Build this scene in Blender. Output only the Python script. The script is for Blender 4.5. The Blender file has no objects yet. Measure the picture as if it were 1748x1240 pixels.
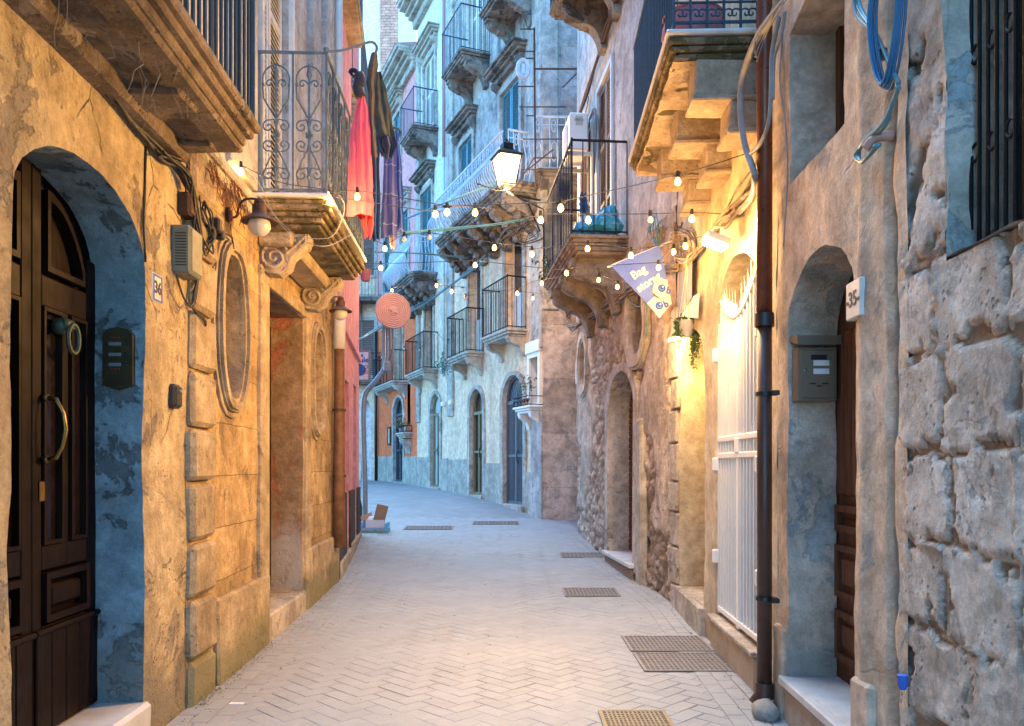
import bpy, bmesh, math, random
from math import sin, cos, pi, radians, sqrt
from mathutils import Vector, noise, geometry
random.seed(7)
SC = bpy.context.scene
COL = SC.collection
# ------------------------------------------------------------------ camera, sky, light
F = 1360.0; CX = 874.0; HY = 795.0; EYE = 1.6
cd = bpy.data.cameras.new("camera"); cam = bpy.data.objects.new("camera", cd); COL.objects.link(cam)
cam.location = (0, 0, EYE); cam.rotation_euler = (pi/2, 0, 0)
cd.sensor_width = 36; cd.lens = 36*F/1748; cd.shift_y = (HY-620)/1748; cd.clip_start = .05; cd.clip_end = 600
SC.camera = cam
wd = bpy.data.worlds.new("World"); SC.world = wd; wd.use_nodes = True
wn = wd.node_tree.nodes; wl = wd.node_tree.links
for n in list(wn): wn.remove(n)
sky = wn.new("ShaderNodeTexSky"); sky.sky_type = 'NISHITA'; sky.sun_disc = False
SUN_EL, SUN_AZ = radians(22), radians(-14)
sky.sun_elevation = SUN_EL; sky.sun_rotation = SUN_AZ; sky.altitude = 0
sky.air_density = 1.3; sky.dust_density = .3; sky.ozone_density = 5.0
bg = wn.new("ShaderNodeBackground"); bg.inputs[1].default_value = .15
wo = wn.new("ShaderNodeOutputWorld"); tint = wn.new("ShaderNodeMix"); tint.data_type = 'RGBA'; tint.blend_type = 'MULTIPLY'; tint.inputs[0].default_value = 1
tint.inputs[7].default_value = (.57, .98, 1.32, 1); wl.new(sky.outputs[0], tint.inputs[6]); wl.new(tint.outputs[2], bg.inputs[0]); wl.new(bg.outputs[0], wo.inputs[0])
sd = bpy.data.lights.new("sky_fill", 'SUN'); sd.energy = .8; sd.angle = radians(40); sd.color = (.5, .8, 1)  # soft blue fill added from high up; no direct sun here
sky_fill = bpy.data.objects.new("sky_fill", sd); COL.objects.link(sky_fill)
sky_fill.rotation_euler = Vector((sin(SUN_AZ)*cos(radians(66)), cos(SUN_AZ)*cos(radians(66)), sin(radians(66)))).to_track_quat('Z', 'Y').to_euler()
vs = SC.view_settings; vs.view_transform = 'Standard'; vs.look = 'None'; vs.exposure = 2.85; vs.gamma = 1
SC.cycles.use_denoising = True
SC.cycles.max_bounces = 8; SC.cycles.diffuse_bounces = 5; SC.cycles.sample_clamp_indirect = 4

# ------------------------------------------------------------------ ground height, pixel helpers
GZ = [(-20, 0), (8, 0), (11, .06), (13, .13), (15, .27), (16.9, .45), (18.5, .63), (20.8, .78), (24.3, .89), (28, .98), (34, 1.02), (80, 1.05)]
def gz(y):
    for (a, za), (b, zb) in zip(GZ, GZ[1:]):
        if y <= b:
            k = max(0, (y-a)/(b-a)); return za+(zb-za)*k
    return GZ[-1][1]
def at(px, py, Y): return Vector(((px-CX)*Y/F, Y, EYE+(HY-py)*Y/F))
def zat(py, Y): return EYE+(HY-py)*Y/F
def gat(px, py):
    Y = 3.0
    while Y < 60 and HY+(EYE-gz(Y))*F/Y > py: Y += .01
    return Vector(((px-CX)*Y/F, Y, gz(Y)))

class Frame:
    """a vertical facade: local (t, d, z): t runs along it, d stands out into the street"""
    def __init__(s, a, pa, b, pb, side):
        s.a, s.pa = a, Vector(pa); s.k = (Vector(pb)-Vector(pa))/(b-a)
        u = s.k.normalized(); s.n = Vector((u.y, -u.x))*side
    def __call__(s, v):
        t, d, z = v; p = s.pa+s.k*(t-s.a)+s.n*d
        return Vector((p.x, p.y, z))
    def t(s, px, d=0):                       # which t shows at picture column px
        m = (px-CX)/F; o = s.pa+s.n*d
        return s.a+(m*o.y-o.x)/(s.k.x-m*s.k.y)
    def tz(s, px, py, d=0):
        t = s.t(px, d); return t, zat(py, s((t, d, 0)).y)
FL = Frame(0, (-1.92, 0), 10, (-2.317, 10), 1)          # left near houses
FP = Frame(10.7, (-2.345, 10.7), 15, (-2.885, 15), 1)    # pink house
FR = Frame(0, (1.546, 0), 10, (1.884, 10), -1)          # right near houses
FS = Frame(0, (2.63, 0), 10, (1.728, 10), -1)           # rubble wall
FC = Frame(0, (7.585, 0), 10, (3.505, 10), -1)          # far curving side, cream and orange
FK = Frame(0, (0, 16.9), 1, (1, 16.9), 1)               # end wall facing the camera
FE = Frame(0, (0, 31.8), 1, (1, 31.8), 1)
FW = lambda v: Vector(v)
class Xf:
    """a local box frame: origin, right, out, up"""
    def __init__(s, o, rx=(1, 0, 0), ry=(0, 1, 0), rz=(0, 0, 1)):
        s.o, s.x, s.y, s.z = Vector(o), Vector(rx), Vector(ry), Vector(rz)
    def __call__(s, v): return s.o+s.x*v[0]+s.y*v[1]+s.z*v[2]

# ------------------------------------------------------------------ mesh builder
class MB:
    def __init__(s): s.v = []; s.f = []; s.att = None
    def add(s, vs_, fs_, fr=None):
        o = len(s.v)
        s.v += [tuple((fr or FW)(v)) for v in vs_]; s.f += [tuple(i+o for i in f) for f in fs_]
        return s
    def box(s, a, b, fr=None, ch=0):
        (x0, y0, z0), (x1, y1, z1) = [[f(p, q) for p, q in zip(a, b)] for f in (min, max)]
        if ch <= 0:
            vs_ = [(x, y, z) for z in (z0, z1) for y in (y0, y1) for x in (x0, x1)]
            return s.add(vs_, [(0, 2, 3, 1), (4, 5, 7, 6), (0, 1, 5, 4), (2, 6, 7, 3), (0, 4, 6, 2), (1, 3, 7, 5)], fr)
        c = min(ch, (x1-x0)/2.01, (y1-y0)/2.01, (z1-z0)/2.01); bm = bmesh.new()
        bmesh.ops.create_cube(bm, size=1)
        for v in bm.verts: v.co = Vector(((x0+x1)/2+v.co.x*(x1-x0), (y0+y1)/2+v.co.y*(y1-y0), (z0+z1)/2+v.co.z*(z1-z0)))
        bmesh.ops.bevel(bm, geom=bm.edges[:], offset=c, segments=1, affect='EDGES')
        bm.verts.index_update(); s.add([v.co for v in bm.verts], [[v.index for v in f.verts] for f in bm.faces], fr); bm.free()
        return s
    def tube(s, pts, r, fr=None, n=6, closed=False, cap=True):
        pts = [Vector((fr or FW)(p)) for p in pts]; m = len(pts)
        if m < 2: return s
        rs = r if isinstance(r, (list, tuple)) else [r]*m
        up = None; vs_ = []
        for i, p in enumerate(pts):
            if closed: t = pts[(i+1) % m]-pts[i-1]
            else: t = pts[min(i+1, m-1)]-pts[max(i-1, 0)]
            if t.length < 1e-9: t = Vector((0, 0, 1))
            t.normalize()
            if up is None: up = Vector((0, 0, 1)) if abs(t.z) < .9 else Vector((1, 0, 0))
            a = t.cross(up); 
            if a.length < 1e-4: a = t.cross(Vector((1, .3, .2)))
            a.normalize(); b = a.cross(t); up = b
            for k in range(n): vs_.append(p+(a*cos(2*pi*k/n)+b*sin(2*pi*k/n))*rs[i])
        fs_ = []
        for i in range(m if closed else m-1):
            for k in range(n):
                fs_.append((i*n+k, i*n+(k+1) % n, ((i+1) % m)*n+(k+1) % n, ((i+1) % m)*n+k))
        if cap and not closed: fs_ += [tuple(range(n))[::-1], tuple((m-1)*n+k for k in range(n))]
        return s.add(vs_, fs_)
    def lathe(s, prof, fr=None, n=16):           # prof: (r, z)
        vs_ = [(r*cos(2*pi*k/n), r*sin(2*pi*k/n), z) for r, z in prof for k in range(n)]
        fs_ = [(i*n+k, i*n+(k+1) % n, (i+1)*n+(k+1) % n, (i+1)*n+k) for i in range(len(prof)-1) for k in range(n)]
        fs_ += [tuple(range(n))[::-1], tuple((len(prof)-1)*n+k for k in range(n))]
        return s.add(vs_, fs_, fr)
    def prism(s, loop, y0, y1, fr=None, ax=1):   # loop of (u, w) in the (t, z) plane, pushed from d=y0 to y1; ax=0: loop is (d, z), pushed along t
        def P(u, w, y): return (u, y, w) if ax == 1 else ((y, u, w) if ax == 0 else (u, w, y))
        n = len(loop)
        tris = geometry.tessellate_polygon([[Vector((u, w, 0)) for u, w in loop]])
        vs_ = [P(u, w, y0) for u, w in loop]+[P(u, w, y1) for u, w in loop]
        fs_ = [tuple(t) for t in tris]+[tuple(n+i for i in t[::-1]) for t in tris]
        fs_ += [(i, (i+1) % n, n+(i+1) % n, n+i) for i in range(n)]
        return s.add(vs_, fs_, fr)
    def ring(s, outer, inner, y0, y1, fr=None, closed=True):  # moulding between two loops with the same count
        n = len(outer); m = n if closed else n-1
        vs_ = [(u, y0, w) for u, w in outer]+[(u, y1, w) for u, w in outer]+[(u, y1, w) for u, w in inner]+[(u, y0, w) for u, w in inner]
        fs_ = []
        for i in range(m):
            j = (i+1) % n
            for a, b in ((0, 1), (1, 2), (2, 3), (3, 0)): fs_.append((a*n+i, a*n+j, b*n+j, b*n+i))
        if not closed: fs_ += [(0, n, 2*n, 3*n), (n-1, 2*n-1, 3*n-1, 4*n-1)]
        return s.add(vs_, fs_, fr)
    def ball(s, c, r, fr=None, n=10, m=7, sc=(1, 1, 1)):
        pr = [(r*sin(pi*i/m)*1.0+1e-4, -r*cos(pi*i/m)) for i in range(m+1)]
        vs_ = [(c[0]+q*cos(2*pi*k/n)*sc[0], c[1]+q*sin(2*pi*k/n)*sc[1], c[2]+z*sc[2]) for q, z in pr for k in range(n)]
        fs_ = [(i*n+k, i*n+(k+1) % n, (i+1)*n+(k+1) % n, (i+1)*n+k) for i in range(m) for k in range(n)]
        return s.add(vs_, fs_, fr)

def jitter(mb, amp=.012, sc=1.6, amp2=.004, sc2=9):
    out = []
    for v in mb.v:
        p = Vector(v); out.append(tuple(p+disp(p, amp, sc, amp2, sc2)))
    mb.v = out; return mb
def disp(p, amp=.012, sc=1.6, amp2=.004, sc2=9):
    d = noise.noise_vector(p*sc)*amp
    if amp2: d += noise.noise_vector(p*sc2)*amp2
    return d

ORI = {}
def wloc(o): return ORI.get(o.name, Vector((0, 0, 0)))
def thing(name, label, cat, loc, group=None, kind=None):
    o = bpy.data.objects.new(name, None); COL.objects.link(o); o.empty_display_size = .1
    o.location = loc; ORI[o.name] = Vector(loc); tag(o, label, cat, group, kind); return o
def tag(o, label=None, cat=None, group=None, kind=None):
    if label: o['label'] = label
    if cat: o['category'] = cat
    if group: o['group'] = group
    if kind: o['kind'] = kind
    return o
def obj(name, mb, m, parent=None, smooth=False, label=None, sharp=None):
    vs_ = mb.v
    n = max(1, len(vs_))
    xs = [v[0] for v in vs_]; ys = [v[1] for v in vs_]; zs = [v[2] for v in vs_]
    c = Vector(((min(xs)+max(xs))/2, (min(ys)+max(ys))/2, min(zs)))
    me = bpy.data.meshes.new(name)
    me.from_pydata([(v[0]-c.x, v[1]-c.y, v[2]-c.z) for v in vs_], [], mb.f)
    if mb.att:
        a = me.attributes.new('relief', 'FLOAT', 'POINT'); a.data.foreach_set('value', mb.att)
    bm = bmesh.new(); bm.from_mesh(me)
    bmesh.ops.recalc_face_normals(bm, faces=bm.faces); bm.to_mesh(me); bm.free()
    if smooth:
        me.shade_smooth()
        if sharp: me.set_sharp_from_angle(angle=radians(sharp))
    me.materials.append(m)
    o = bpy.data.objects.new(name, me); COL.objects.link(o)
    ORI[o.name] = c
    if parent is not None: o.parent = parent; o.location = c-wloc(parent)
    else: o.location = c
    if label: o['label'] = label
    return o
def dup(o, loc=None, parent=None, rot=None):
    c = o.copy(); COL.objects.link(c)
    w = wloc(o)
    if loc is not None: w = Vector(loc)
    ORI[c.name] = w
    c.parent = parent
    c.location = w-(wloc(parent) if parent else Vector((0, 0, 0)))
    if rot: c.rotation_euler = rot
    return c

# ------------------------------------------------------------------ materials
class NT:
    def __init__(s, name):
        s.m = bpy.data.materials.new(name); s.m.use_nodes = True; s.t = s.m.node_tree
        for n in list(s.t.nodes): s.t.nodes.remove(n)
        s.out = s.n("ShaderNodeOutputMaterial"); s.b = s.n("ShaderNodeBsdfPrincipled")
        s.l(s.b.outputs[0], s.out.inputs[0]); s.pos = s.n("ShaderNodeNewGeometry").outputs['Position']
    def n(s, k, **kw):
        n = s.t.nodes.new(k)
        for a, v in kw.items(): setattr(n, a, v)
        return n
    def l(s, a, b): s.t.links.new(a, b)
    def map(s, v, sc=(1, 1, 1), rot=(0, 0, 0)):
        n = s.n("ShaderNodeMapping"); s.l(v, n.inputs[0]); n.inputs['Scale'].default_value = sc; n.inputs['Rotation'].default_value = rot
        return n.outputs[0]
    def noise(s, scale, detail=5, rough=.6, v=None, dist=0):
        n = s.n("ShaderNodeTexNoise"); s.l(v or s.pos, n.inputs['Vector']); n.inputs['Scale'].default_value = scale
        n.inputs['Detail'].default_value = detail; n.inputs['Roughness'].default_value = rough; n.inputs['Distortion'].default_value = dist
        return n.outputs['Fac']
    def vor(s, scale, feat='F1', v=None):
        n = s.n("ShaderNodeTexVoronoi", feature=feat); s.l(v or s.pos, n.inputs['Vector']); n.inputs['Scale'].default_value = scale
        return n.outputs['Distance']
    def ramp(s, f, a, b, va=0, vb=1):
        n = s.n("ShaderNodeMapRange"); s.l(f, n.inputs[0])
        for i, x in zip((1, 2, 3, 4), (a, b, va, vb)): n.inputs[i].default_value = x
        return n.outputs[0]
    def mix(s, f, a, b, mode='MIX'):
        n = s.n("ShaderNodeMix", data_type='RGBA', blend_type=mode)
        for i, x in ((0, f), (6, a), (7, b)):
            if isinstance(x, (int, float)): n.inputs[i].default_value = x
            elif isinstance(x, tuple): n.inputs[i].default_value = (*x[:3], 1)
            else: s.l(x, n.inputs[i])
        return n.outputs[2]
    def math(s, op, a, b=None):
        n = s.n("ShaderNodeMath", operation=op)
        for i, x in enumerate((a, b)):
            if x is None: continue
            if isinstance(x, (int, float)): n.inputs[i].default_value = x
            else: s.l(x, n.inputs[i])
        return n.outputs[0]
    def set(s, k, x):
        i = s.b.inputs[k]
        if isinstance(x, (int, float)): i.default_value = x
        elif isinstance(x, tuple): i.default_value = (*x[:3], 1)
        else: s.l(x, i)
    def bump(s, h, strength=.5, dist=.02):
        n = s.n("ShaderNodeBump"); s.l(h, n.inputs['Height']); n.inputs['Strength'].default_value = strength; n.inputs['Distance'].default_value = dist
        s.l(n.outputs[0], s.b.inputs['Normal'])

def weather(name, c1, c2, c3, patch=.56, sc=1., rough=.92, bump=.6, streak=.35, brick=None, relief=None, damp=None, pits=0, speck=.25, dark=(.28, .25, .22), edge=.02, cracks=0):
    g = NT(name)
    n1 = g.noise(1.1*sc, 6, .6); col = g.mix(g.ramp(n1, .36, .64), c1, c2)
    n2 = g.noise(2.3*sc, 12, .68, dist=.4); pm = g.ramp(n2, patch, patch+edge); col = g.mix(pm, col, c3)
    st = g.noise(1.0, 8, .62, v=g.map(g.pos, (3.2, 3.2, .28))); sm = g.math('MULTIPLY', g.ramp(st, .5, .74), streak)
    col = g.mix(sm, col, tuple(a*b for a, b in zip(c1, dark)))
    fs = g.noise(38, 6, .7); col = g.mix(speck, col, g.mix(g.ramp(fs, .3, .7), (.35, .33, .3), (1, 1, 1)), 'MULTIPLY')
    ms = g.noise(7, 9, .75); col = g.mix(.6, col, g.mix(g.ramp(ms, .38, .62), (.55, .52, .48), (1.2, 1.2, 1.2)), 'MULTIPLY')
    gr = g.noise(2.1, 14, .78, dist=.3); col = g.mix(min(.75, .02+speck*2.2), col, g.mix(g.ramp(gr, .42, .6), (.55, .52, .48), (1.2, 1.2, 1.2)), 'MULTIPLY')
    fl_ = g.ramp(g.noise(13, 10, .8), .6, .66); col = g.mix(g.math('MULTIPLY', fl_, min(.6, speck*1.5)), col, tuple(x*.5 for x in c3))
    h = g.math('ADD', g.math('MULTIPLY', g.noise(18, 12, .75), .8), g.math('MULTIPLY', g.noise(90, 4, .7), .18))
    h = g.math('SUBTRACT', h, g.math('MULTIPLY', pm, .35))
    h = g.math('ADD', h, g.math('MULTIPLY', g.noise(4.5, 6, .6), .8))
    if pits:
        v = g.vor(26); pt = g.ramp(v, .1, .32, 1, 0); gate = g.ramp(g.noise(5, 4), .5, .62); pt = g.math('MULTIPLY', pt, gate)
        h = g.math('SUBTRACT', h, g.math('MULTIPLY', pt, pits)); col = g.mix(g.math('MULTIPLY', pt, .55), col, tuple(x*.35 for x in c3))
    if cracks:
        cn = g.n("ShaderNodeMix", data_type='VECTOR'); cn.inputs[0].default_value = .12
        nn = g.n("ShaderNodeTexNoise"); nn.inputs['Scale'].default_value = 3; nn.inputs['Detail'].default_value = 5; g.l(g.pos, nn.inputs['Vector'])
        g.l(g.pos, cn.inputs[4]); g.l(nn.outputs['Color'], cn.inputs[5])
        ck = g.ramp(g.vor(1.5, 'DISTANCE_TO_EDGE', cn.outputs[1]), .002, .01, 1, 0); ck = g.math('MULTIPLY', ck, g.ramp(g.noise(1.7, 3), .5, .58))
        h = g.math('SUBTRACT', h, g.math('MULTIPLY', ck, .6*cracks)); col = g.mix(g.math('MULTIPLY', ck, .7*cracks), col, tuple(x*.3 for x in c1))
    if brick:
        axis, bw, bh, ms_ = brick
        s = g.n("ShaderNodeSeparateXYZ"); g.l(g.pos, s.inputs[0]); c = g.n("ShaderNodeCombineXYZ")
        wob = g.math('MULTIPLY', g.noise(3, 3), .03)
        g.l(g.math('ADD', s.outputs[axis], wob), c.inputs[0]); g.l(g.math('ADD', s.outputs[2], wob), c.inputs[1])
        bt = g.n("ShaderNodeTexBrick"); g.l(c.outputs[0], bt.inputs['Vector']); bt.inputs['Scale'].default_value = 1
        bt.inputs['Brick Width'].default_value = bw; bt.inputs['Row Height'].default_value = bh; bt.inputs['Mortar Size'].default_value = ms_
        bt.inputs['Mortar Smooth'].default_value = .4
        bt.inputs['Color1'].default_value = (1, 1, 1, 1); bt.inputs['Color2'].default_value = (.74, .72, .7, 1); bt.inputs['Mortar'].default_value = (.4, .37, .33, 1)
        col = g.mix(.8, col, bt.outputs['Color'], 'MULTIPLY'); h = g.math('SUBTRACT', h, g.math('MULTIPLY', bt.outputs['Fac'], .9))
    if relief:
        a = g.n("ShaderNodeAttribute"); a.attribute_name = 'relief'
        col = g.mix(g.ramp(g.math('ADD', a.outputs['Fac'], g.math('MULTIPLY', g.math('SUBTRACT', g.noise(11, 5), .5), .6)), .15, .5, 1, 0), col, relief)
    if damp:
        s = g.n("ShaderNodeSeparateXYZ"); g.l(g.pos, s.inputs[0])
        dz = g.math('SUBTRACT', s.outputs[2], g.math('MULTIPLY', g.noise(2.2, 9, .65), damp[0]*2.2))
        col = g.mix(g.ramp(dz, -.35*damp[0], .0, damp[2] if len(damp) > 2 else .75, 0), col, damp[1])
    g.set('Base Color', col); g.set('Roughness', rough); g.set('Specular IOR Level', .25); g.bump(h, min(1, bump*1.25), .035)
    return g.m
def simple(name, c, rough=.5, metal=0, var=.25, sc=9, bump=.15, c2=None, spec=.5):
    g = NT(name); n = g.noise(sc, 8, .65)
    col = g.mix(g.ramp(n, .35, .68), c, c2 or tuple(x*(1-var) for x in c))
    g.set('Base Color', col); g.set('Roughness', g.ramp(g.noise(sc*2.3, 5), .3, .7, max(.05, rough-.12), min(1, rough+.15))); g.set('Metallic', metal); g.set('Specular IOR Level', spec)
    if bump: g.bump(g.noise(sc*5, 6, .7), bump, .01)
    return g.m
def wood(name, c, c2, rough=.45, axis=(14, 14, 1.2)):
    g = NT(name); n = g.noise(1.6, 8, .6, v=g.map(g.pos, axis), dist=.6)
    g.set('Base Color', g.mix(g.ramp(n, .35, .65), c, c2)); g.set('Roughness', g.ramp(g.noise(6, 4), .3, .7, rough-.12, rough+.2)); g.bump(n, .25, .008); g.set('Specular IOR Level', .12)
    return g.m
def emit(name, c, s, base=None):
    g = NT(name); g.set('Base Color', base or c); g.set('Emission Color', c); g.set('Emission Strength', s); g.set('Roughness', .4); return g.m
def cloth(name, c, c2=None, stripes=None, rough=.95):
    g = NT(name); col = g.mix(g.ramp(g.noise(8, 5), .35, .65), c, c2 or tuple(x*.75 for x in c))
    w = g.noise(240, 2); col = g.mix(.2, col, g.mix(g.ramp(w, .3, .7), (.5, .5, .5), (1, 1, 1)), 'MULTIPLY')
    if stripes:
        s = g.n("ShaderNodeSeparateXYZ"); g.l(g.pos, s.inputs[0])
        fr_ = g.math('FRACT', g.math('MULTIPLY', s.outputs[2], stripes[1])); col = g.mix(g.ramp(fr_, .0, .05, 1, 0), col, stripes[0])
    g.set('Base Color', col); g.set('Roughness', rough); g.set('Sheen Weight', .3); g.bump(w, .2, .003)
    return g.m

M = {}
M['plL1'] = weather('warm_plaster', (.64, .49, .28), (.72, .58, .36), (.44, .36, .26), patch=.58, bump=.75, streak=.45, damp=(.5, (.22, .19, .14)), pits=.5, cracks=1)
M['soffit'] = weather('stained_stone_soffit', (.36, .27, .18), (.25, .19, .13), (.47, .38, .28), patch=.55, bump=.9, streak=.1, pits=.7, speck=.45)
M['jambL'] = weather('flaking_sky_tinted_plaster', (.27, .38, .44), (.34, .44, .49), (.16, .19, .2), patch=.55, bump=.7, streak=.1, sc=1.3, damp=(.7, (.2, .22, .2)))  # bluish paint, with the recess's blue sky light put into the colour
M['stL2'] = weather('ochre_limestone', (.68, .49, .25), (.6, .42, .22), (.46, .34, .2), patch=.57, bump=.6, streak=.3, brick=(1, .75, .385, .004), damp=(.35, (.2, .19, .1)), pits=.35, speck=.3)
M['stL2p'] = weather('ochre_limestone_dressed', (.54, .42, .26), (.46, .36, .23), (.38, .3, .21), patch=.58, bump=.6, streak=.3, damp=(.35, (.2, .19, .1)), pits=.35)
M['plUp'] = weather('grey_upper_plaster', (.55, .54, .5), (.47, .46, .43), (.38, .36, .33), patch=.6, bump=.45, streak=.5)
M['redjamb'] = weather('red_stained_jamb', (.42, .27, .15), (.36, .24, .14), (.5, .2, .12), patch=.53, bump=.6, streak=.2, damp=(.9, (.45, .4, .34), .8))
M['pink'] = weather('pink_plaster', (.8, .36, .38), (.74, .33, .35), (.68, .32, .34), patch=.62, bump=.15, streak=.15, speck=.1)
M['dado'] = weather('dark_dado', (.06, .065, .07), (.09, .09, .09), (.14, .14, .13), patch=.6, bump=.3, streak=.1)
M['plK'] = weather('pinkish_grey_render', (.68, .57, .48), (.6, .51, .44), (.46, .42, .38), patch=.56, bump=.5, streak=.5, cracks=1, brick=(0, 3, 1.15, .004))
M['plR'] = weather('peach_plaster', (.76, .58, .42), (.64, .5, .39), (.52, .46, .41), patch=.6, bump=.45, streak=.22, damp=(.35, (.34, .28, .22)), cracks=.6)
M['plR2'] = weather('yellow_plaster', (.62, .52, .36), (.57, .47, .33), (.5, .42, .3), patch=.63, bump=.35, streak=.12, damp=(.25, (.4, .3, .2)))
M['jambR'] = weather('patched_jamb', (.7, .58, .46), (.62, .52, .43), (.46, .48, .46), patch=.54, bump=.6, streak=.1, damp=(.5, (.28, .27, .23)))
M['stR'] = weather('eroded_block_stone', (.86, .74, .63), (.76, .65, .56), (.88, .78, .68), patch=.56, bump=1, streak=.1, relief=(.38, .27, .19), pits=.7, speck=.35)  # warm light on the near right wall is put into this base tone
M['rub'] = weather('rubble_stone', (.72, .58, .44), (.58, .47, .37), (.8, .66, .52), patch=.56, bump=.95, streak=.3, relief=(.3, .21, .14), pits=.7, speck=.5)
M['quoin'] = weather('pale_quoin_stone', (.64, .56, .46), (.46, .4, .33), (.4, .34, .28), patch=.58, bump=.7, streak=.25, pits=.5)
M['upS'] = weather('blue_grey_plaster', (.68, .63, .56), (.57, .54, .49), (.42, .39, .35), patch=.6, bump=.4, streak=.5, damp=None)
M['balc'] = weather('balcony_stone', (.42, .35, .27), (.34, .28, .22), (.24, .2, .16), patch=.55, bump=.8, streak=.4, pits=.5)
M['corb'] = weather('corbel_stone', (.56, .46, .33), (.48, .39, .28), (.4, .33, .25), patch=.6, bump=.7, streak=.12, pits=.5)
M['moss'] = weather('mossy_slab_edge', (.34, .27, .17), (.26, .2, .12), (.15, .13, .06), patch=.5, bump=1, streak=.3, pits=.5, sc=2)
M['crC'] = weather('cream_facade', (.88, .66, .44), (.81, .62, .42), (.68, .56, .42), patch=.62, bump=.25, streak=.22, speck=.12)
M['crS'] = weather('grey_socle', (.52, .46, .37), (.46, .42, .34), (.56, .5, .42), patch=.6, bump=.3, streak=.3)
M['trimC'] = weather('limestone_trim', (.58, .55, .47), (.5, .47, .4), (.34, .32, .28), patch=.58, bump=.5, streak=.5)
M['upC'] = weather('streaked_upper_facade', (.64, .61, .53), (.44, .42, .38), (.14, .14, .14), patch=.51, bump=.5, streak=1, sc=.55, dark=(.14, .16, .18), edge=.16)
M['baro'] = weather('weathered_baroque_stone', (.36, .32, .27), (.25, .22, .19), (.15, .135, .12), patch=.53, bump=.9, streak=.6)
M['ash'] = weather('pale_ashlar', (.55, .53, .48), (.46, .45, .41), (.38, .35, .3), patch=.6, bump=.4, streak=.3, brick=(0, .7, .42, .004))
M['orange'] = weather('orange_plaster', (.9, .2, .07), (.84, .18, .065), (.55, .2, .12), patch=.62, bump=.15, streak=.1, speck=.08)
M['pinkD'] = weather('rose_plaster', (.85, .38, .37), (.8, .36, .35), (.72, .38, .37), patch=.62, bump=.15, streak=.12, speck=.08)
M['pale'] = weather('pale_far_plaster', (.9, .86, .84), (.88, .84, .82), (.85, .8, .78), patch=.64, bump=.1, streak=.1, speck=.05)
M['brickF'] = weather('far_brickwork', (.98, .5, .36), (.95, .44, .32), (.9, .42, .3), patch=.64, bump=.1, streak=.05, brick=(0, .5, .16, .02))
M['paleP'] = weather('pale_rose_far_plaster', (.98, .74, .62), (.95, .7, .6), (.9, .7, .62), patch=.66, bump=.1, streak=.1, speck=.03)
M['iron'] = simple('black_iron', (.01, .011, .013), .6, 0, sc=20, spec=.25)
M['ironb'] = simple('blue_painted_iron', (.015, .045, .075), .5, 0, sc=20, c2=(.01, .025, .04))
M['irong'] = simple('grey_wrought_iron', (.1, .14, .17), .55, .1, sc=20, c2=(.05, .07, .08))
M['rust'] = simple('rusty_iron', (.12, .06, .035), .8, .3, c2=(.05, .03, .025), sc=25)
M['wht'] = simple('white_enamel', (.78, .76, .7), .4, 0, .1, sc=6, bump=.05)
M['whtiron'] = simple('pale_painted_iron', (.6, .68, .72), .5, .1, .3)
M['marble'] = simple('white_marble', (.6, .58, .54), .45, 0, .2, sc=4, c2=(.42, .4, .37))
M['dwood'] = wood('dark_varnished_wood', (.012, .005, .003), (.006, .003, .002), .45)
M['bwood'] = wood('brown_door_wood', (.13, .06, .032), (.07, .032, .018), .5)
M['glassd'] = simple('dark_pane', (.012, .013, .015), .08, 0, .1, bump=0, spec=.8)
M['glassr'] = simple('reddish_dark_pane', (.014, .006, .004), .1, 0, .4, bump=0, spec=.8)
M['black'] = simple('black_plastic', (.012, .012, .013), .45)
M['brass'] = simple('aged_brass', (.3, .19, .07), .42, 1, .4)
M['bronze'] = simple('dark_bronze_plate', (.085, .062, .03), .42, .7, .3)
M['verd'] = simple('verdigris_bronze', (.06, .09, .07), .5, .6, .4)
M['cab'] = simple('black_cable', (.03, .028, .027), .6, 0, .3)
M['cabg'] = simple('grey_cable', (.24, .25, .25), .6, 0, .3)
M['cabb'] = simple('blue_cable', (.025, .13, .25), .4, 0, .3, c2=(.02, .09, .17))
M['cabt'] = simple('teal_cable', (.1, .26, .3), .4, 0, .3)
M['copper'] = simple('red_brown_pipe', (.17, .05, .022), .35, .4, .3)
M['pipeb'] = simple('dark_brown_pipe', (.075, .036, .024), .4, .2, .3)
M['pipeo'] = simple('rusty_orange_pipe', (.22, .1, .04), .6, .1, .5)
M['shutw'] = simple('white_shutter', (.62, .6, .54), .55, 0, .2)
M['shutg'] = simple('weathered_grey_shutter', (.36, .38, .38), .6, 0, .3)
M['shutt'] = simple('teal_shutter', (.03, .17, .2), .5, 0, .25)
M['shutb'] = simple('brown_louvre', (.16, .1, .07), .65, 0, .35)
M['greyd'] = simple('slate_grey_gate', (.085, .1, .125), .5, .2, .25)
M['olive'] = simple('olive_door_frame', (.2, .17, .08), .5, 0, .2)
M['paleg'] = simple('pale_green_panel', (.42, .5, .45), .35, 0, .1)
M['cream'] = simple('cream_plastic', (.5, .48, .4), .5, 0, .15)
M['boxg'] = simple('grey_green_box', (.2, .2, .15), .55, .1, .2)
M['mail'] = simple('taupe_letterbox', (.2, .165, .11), .42, .3, .15)
M['steel'] = simple('galvanised_steel', (.22, .26, .28), .45, .6, .2)
M['card'] = simple('brown_cardboard', (.36, .23, .14), .85, 0, .15)
M['cardw'] = simple('white_cardboard', (.62, .64, .66), .7, 0, .1)
M['cardb'] = simple('light_blue_crate_print', (.13, .42, .62), .6, 0, .15)
M['ink'] = simple('dark_ink', (.04, .045, .06), .7, bump=0)
M['sgn'] = simple('cool_white_board', (.62, .78, .92), .5, bump=0)
M['inkb'] = simple('blue_ink', (.03, .12, .5), .6, bump=0)
M['inkp'] = simple('pink_ink', (.75, .25, .35), .6, bump=0)
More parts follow.
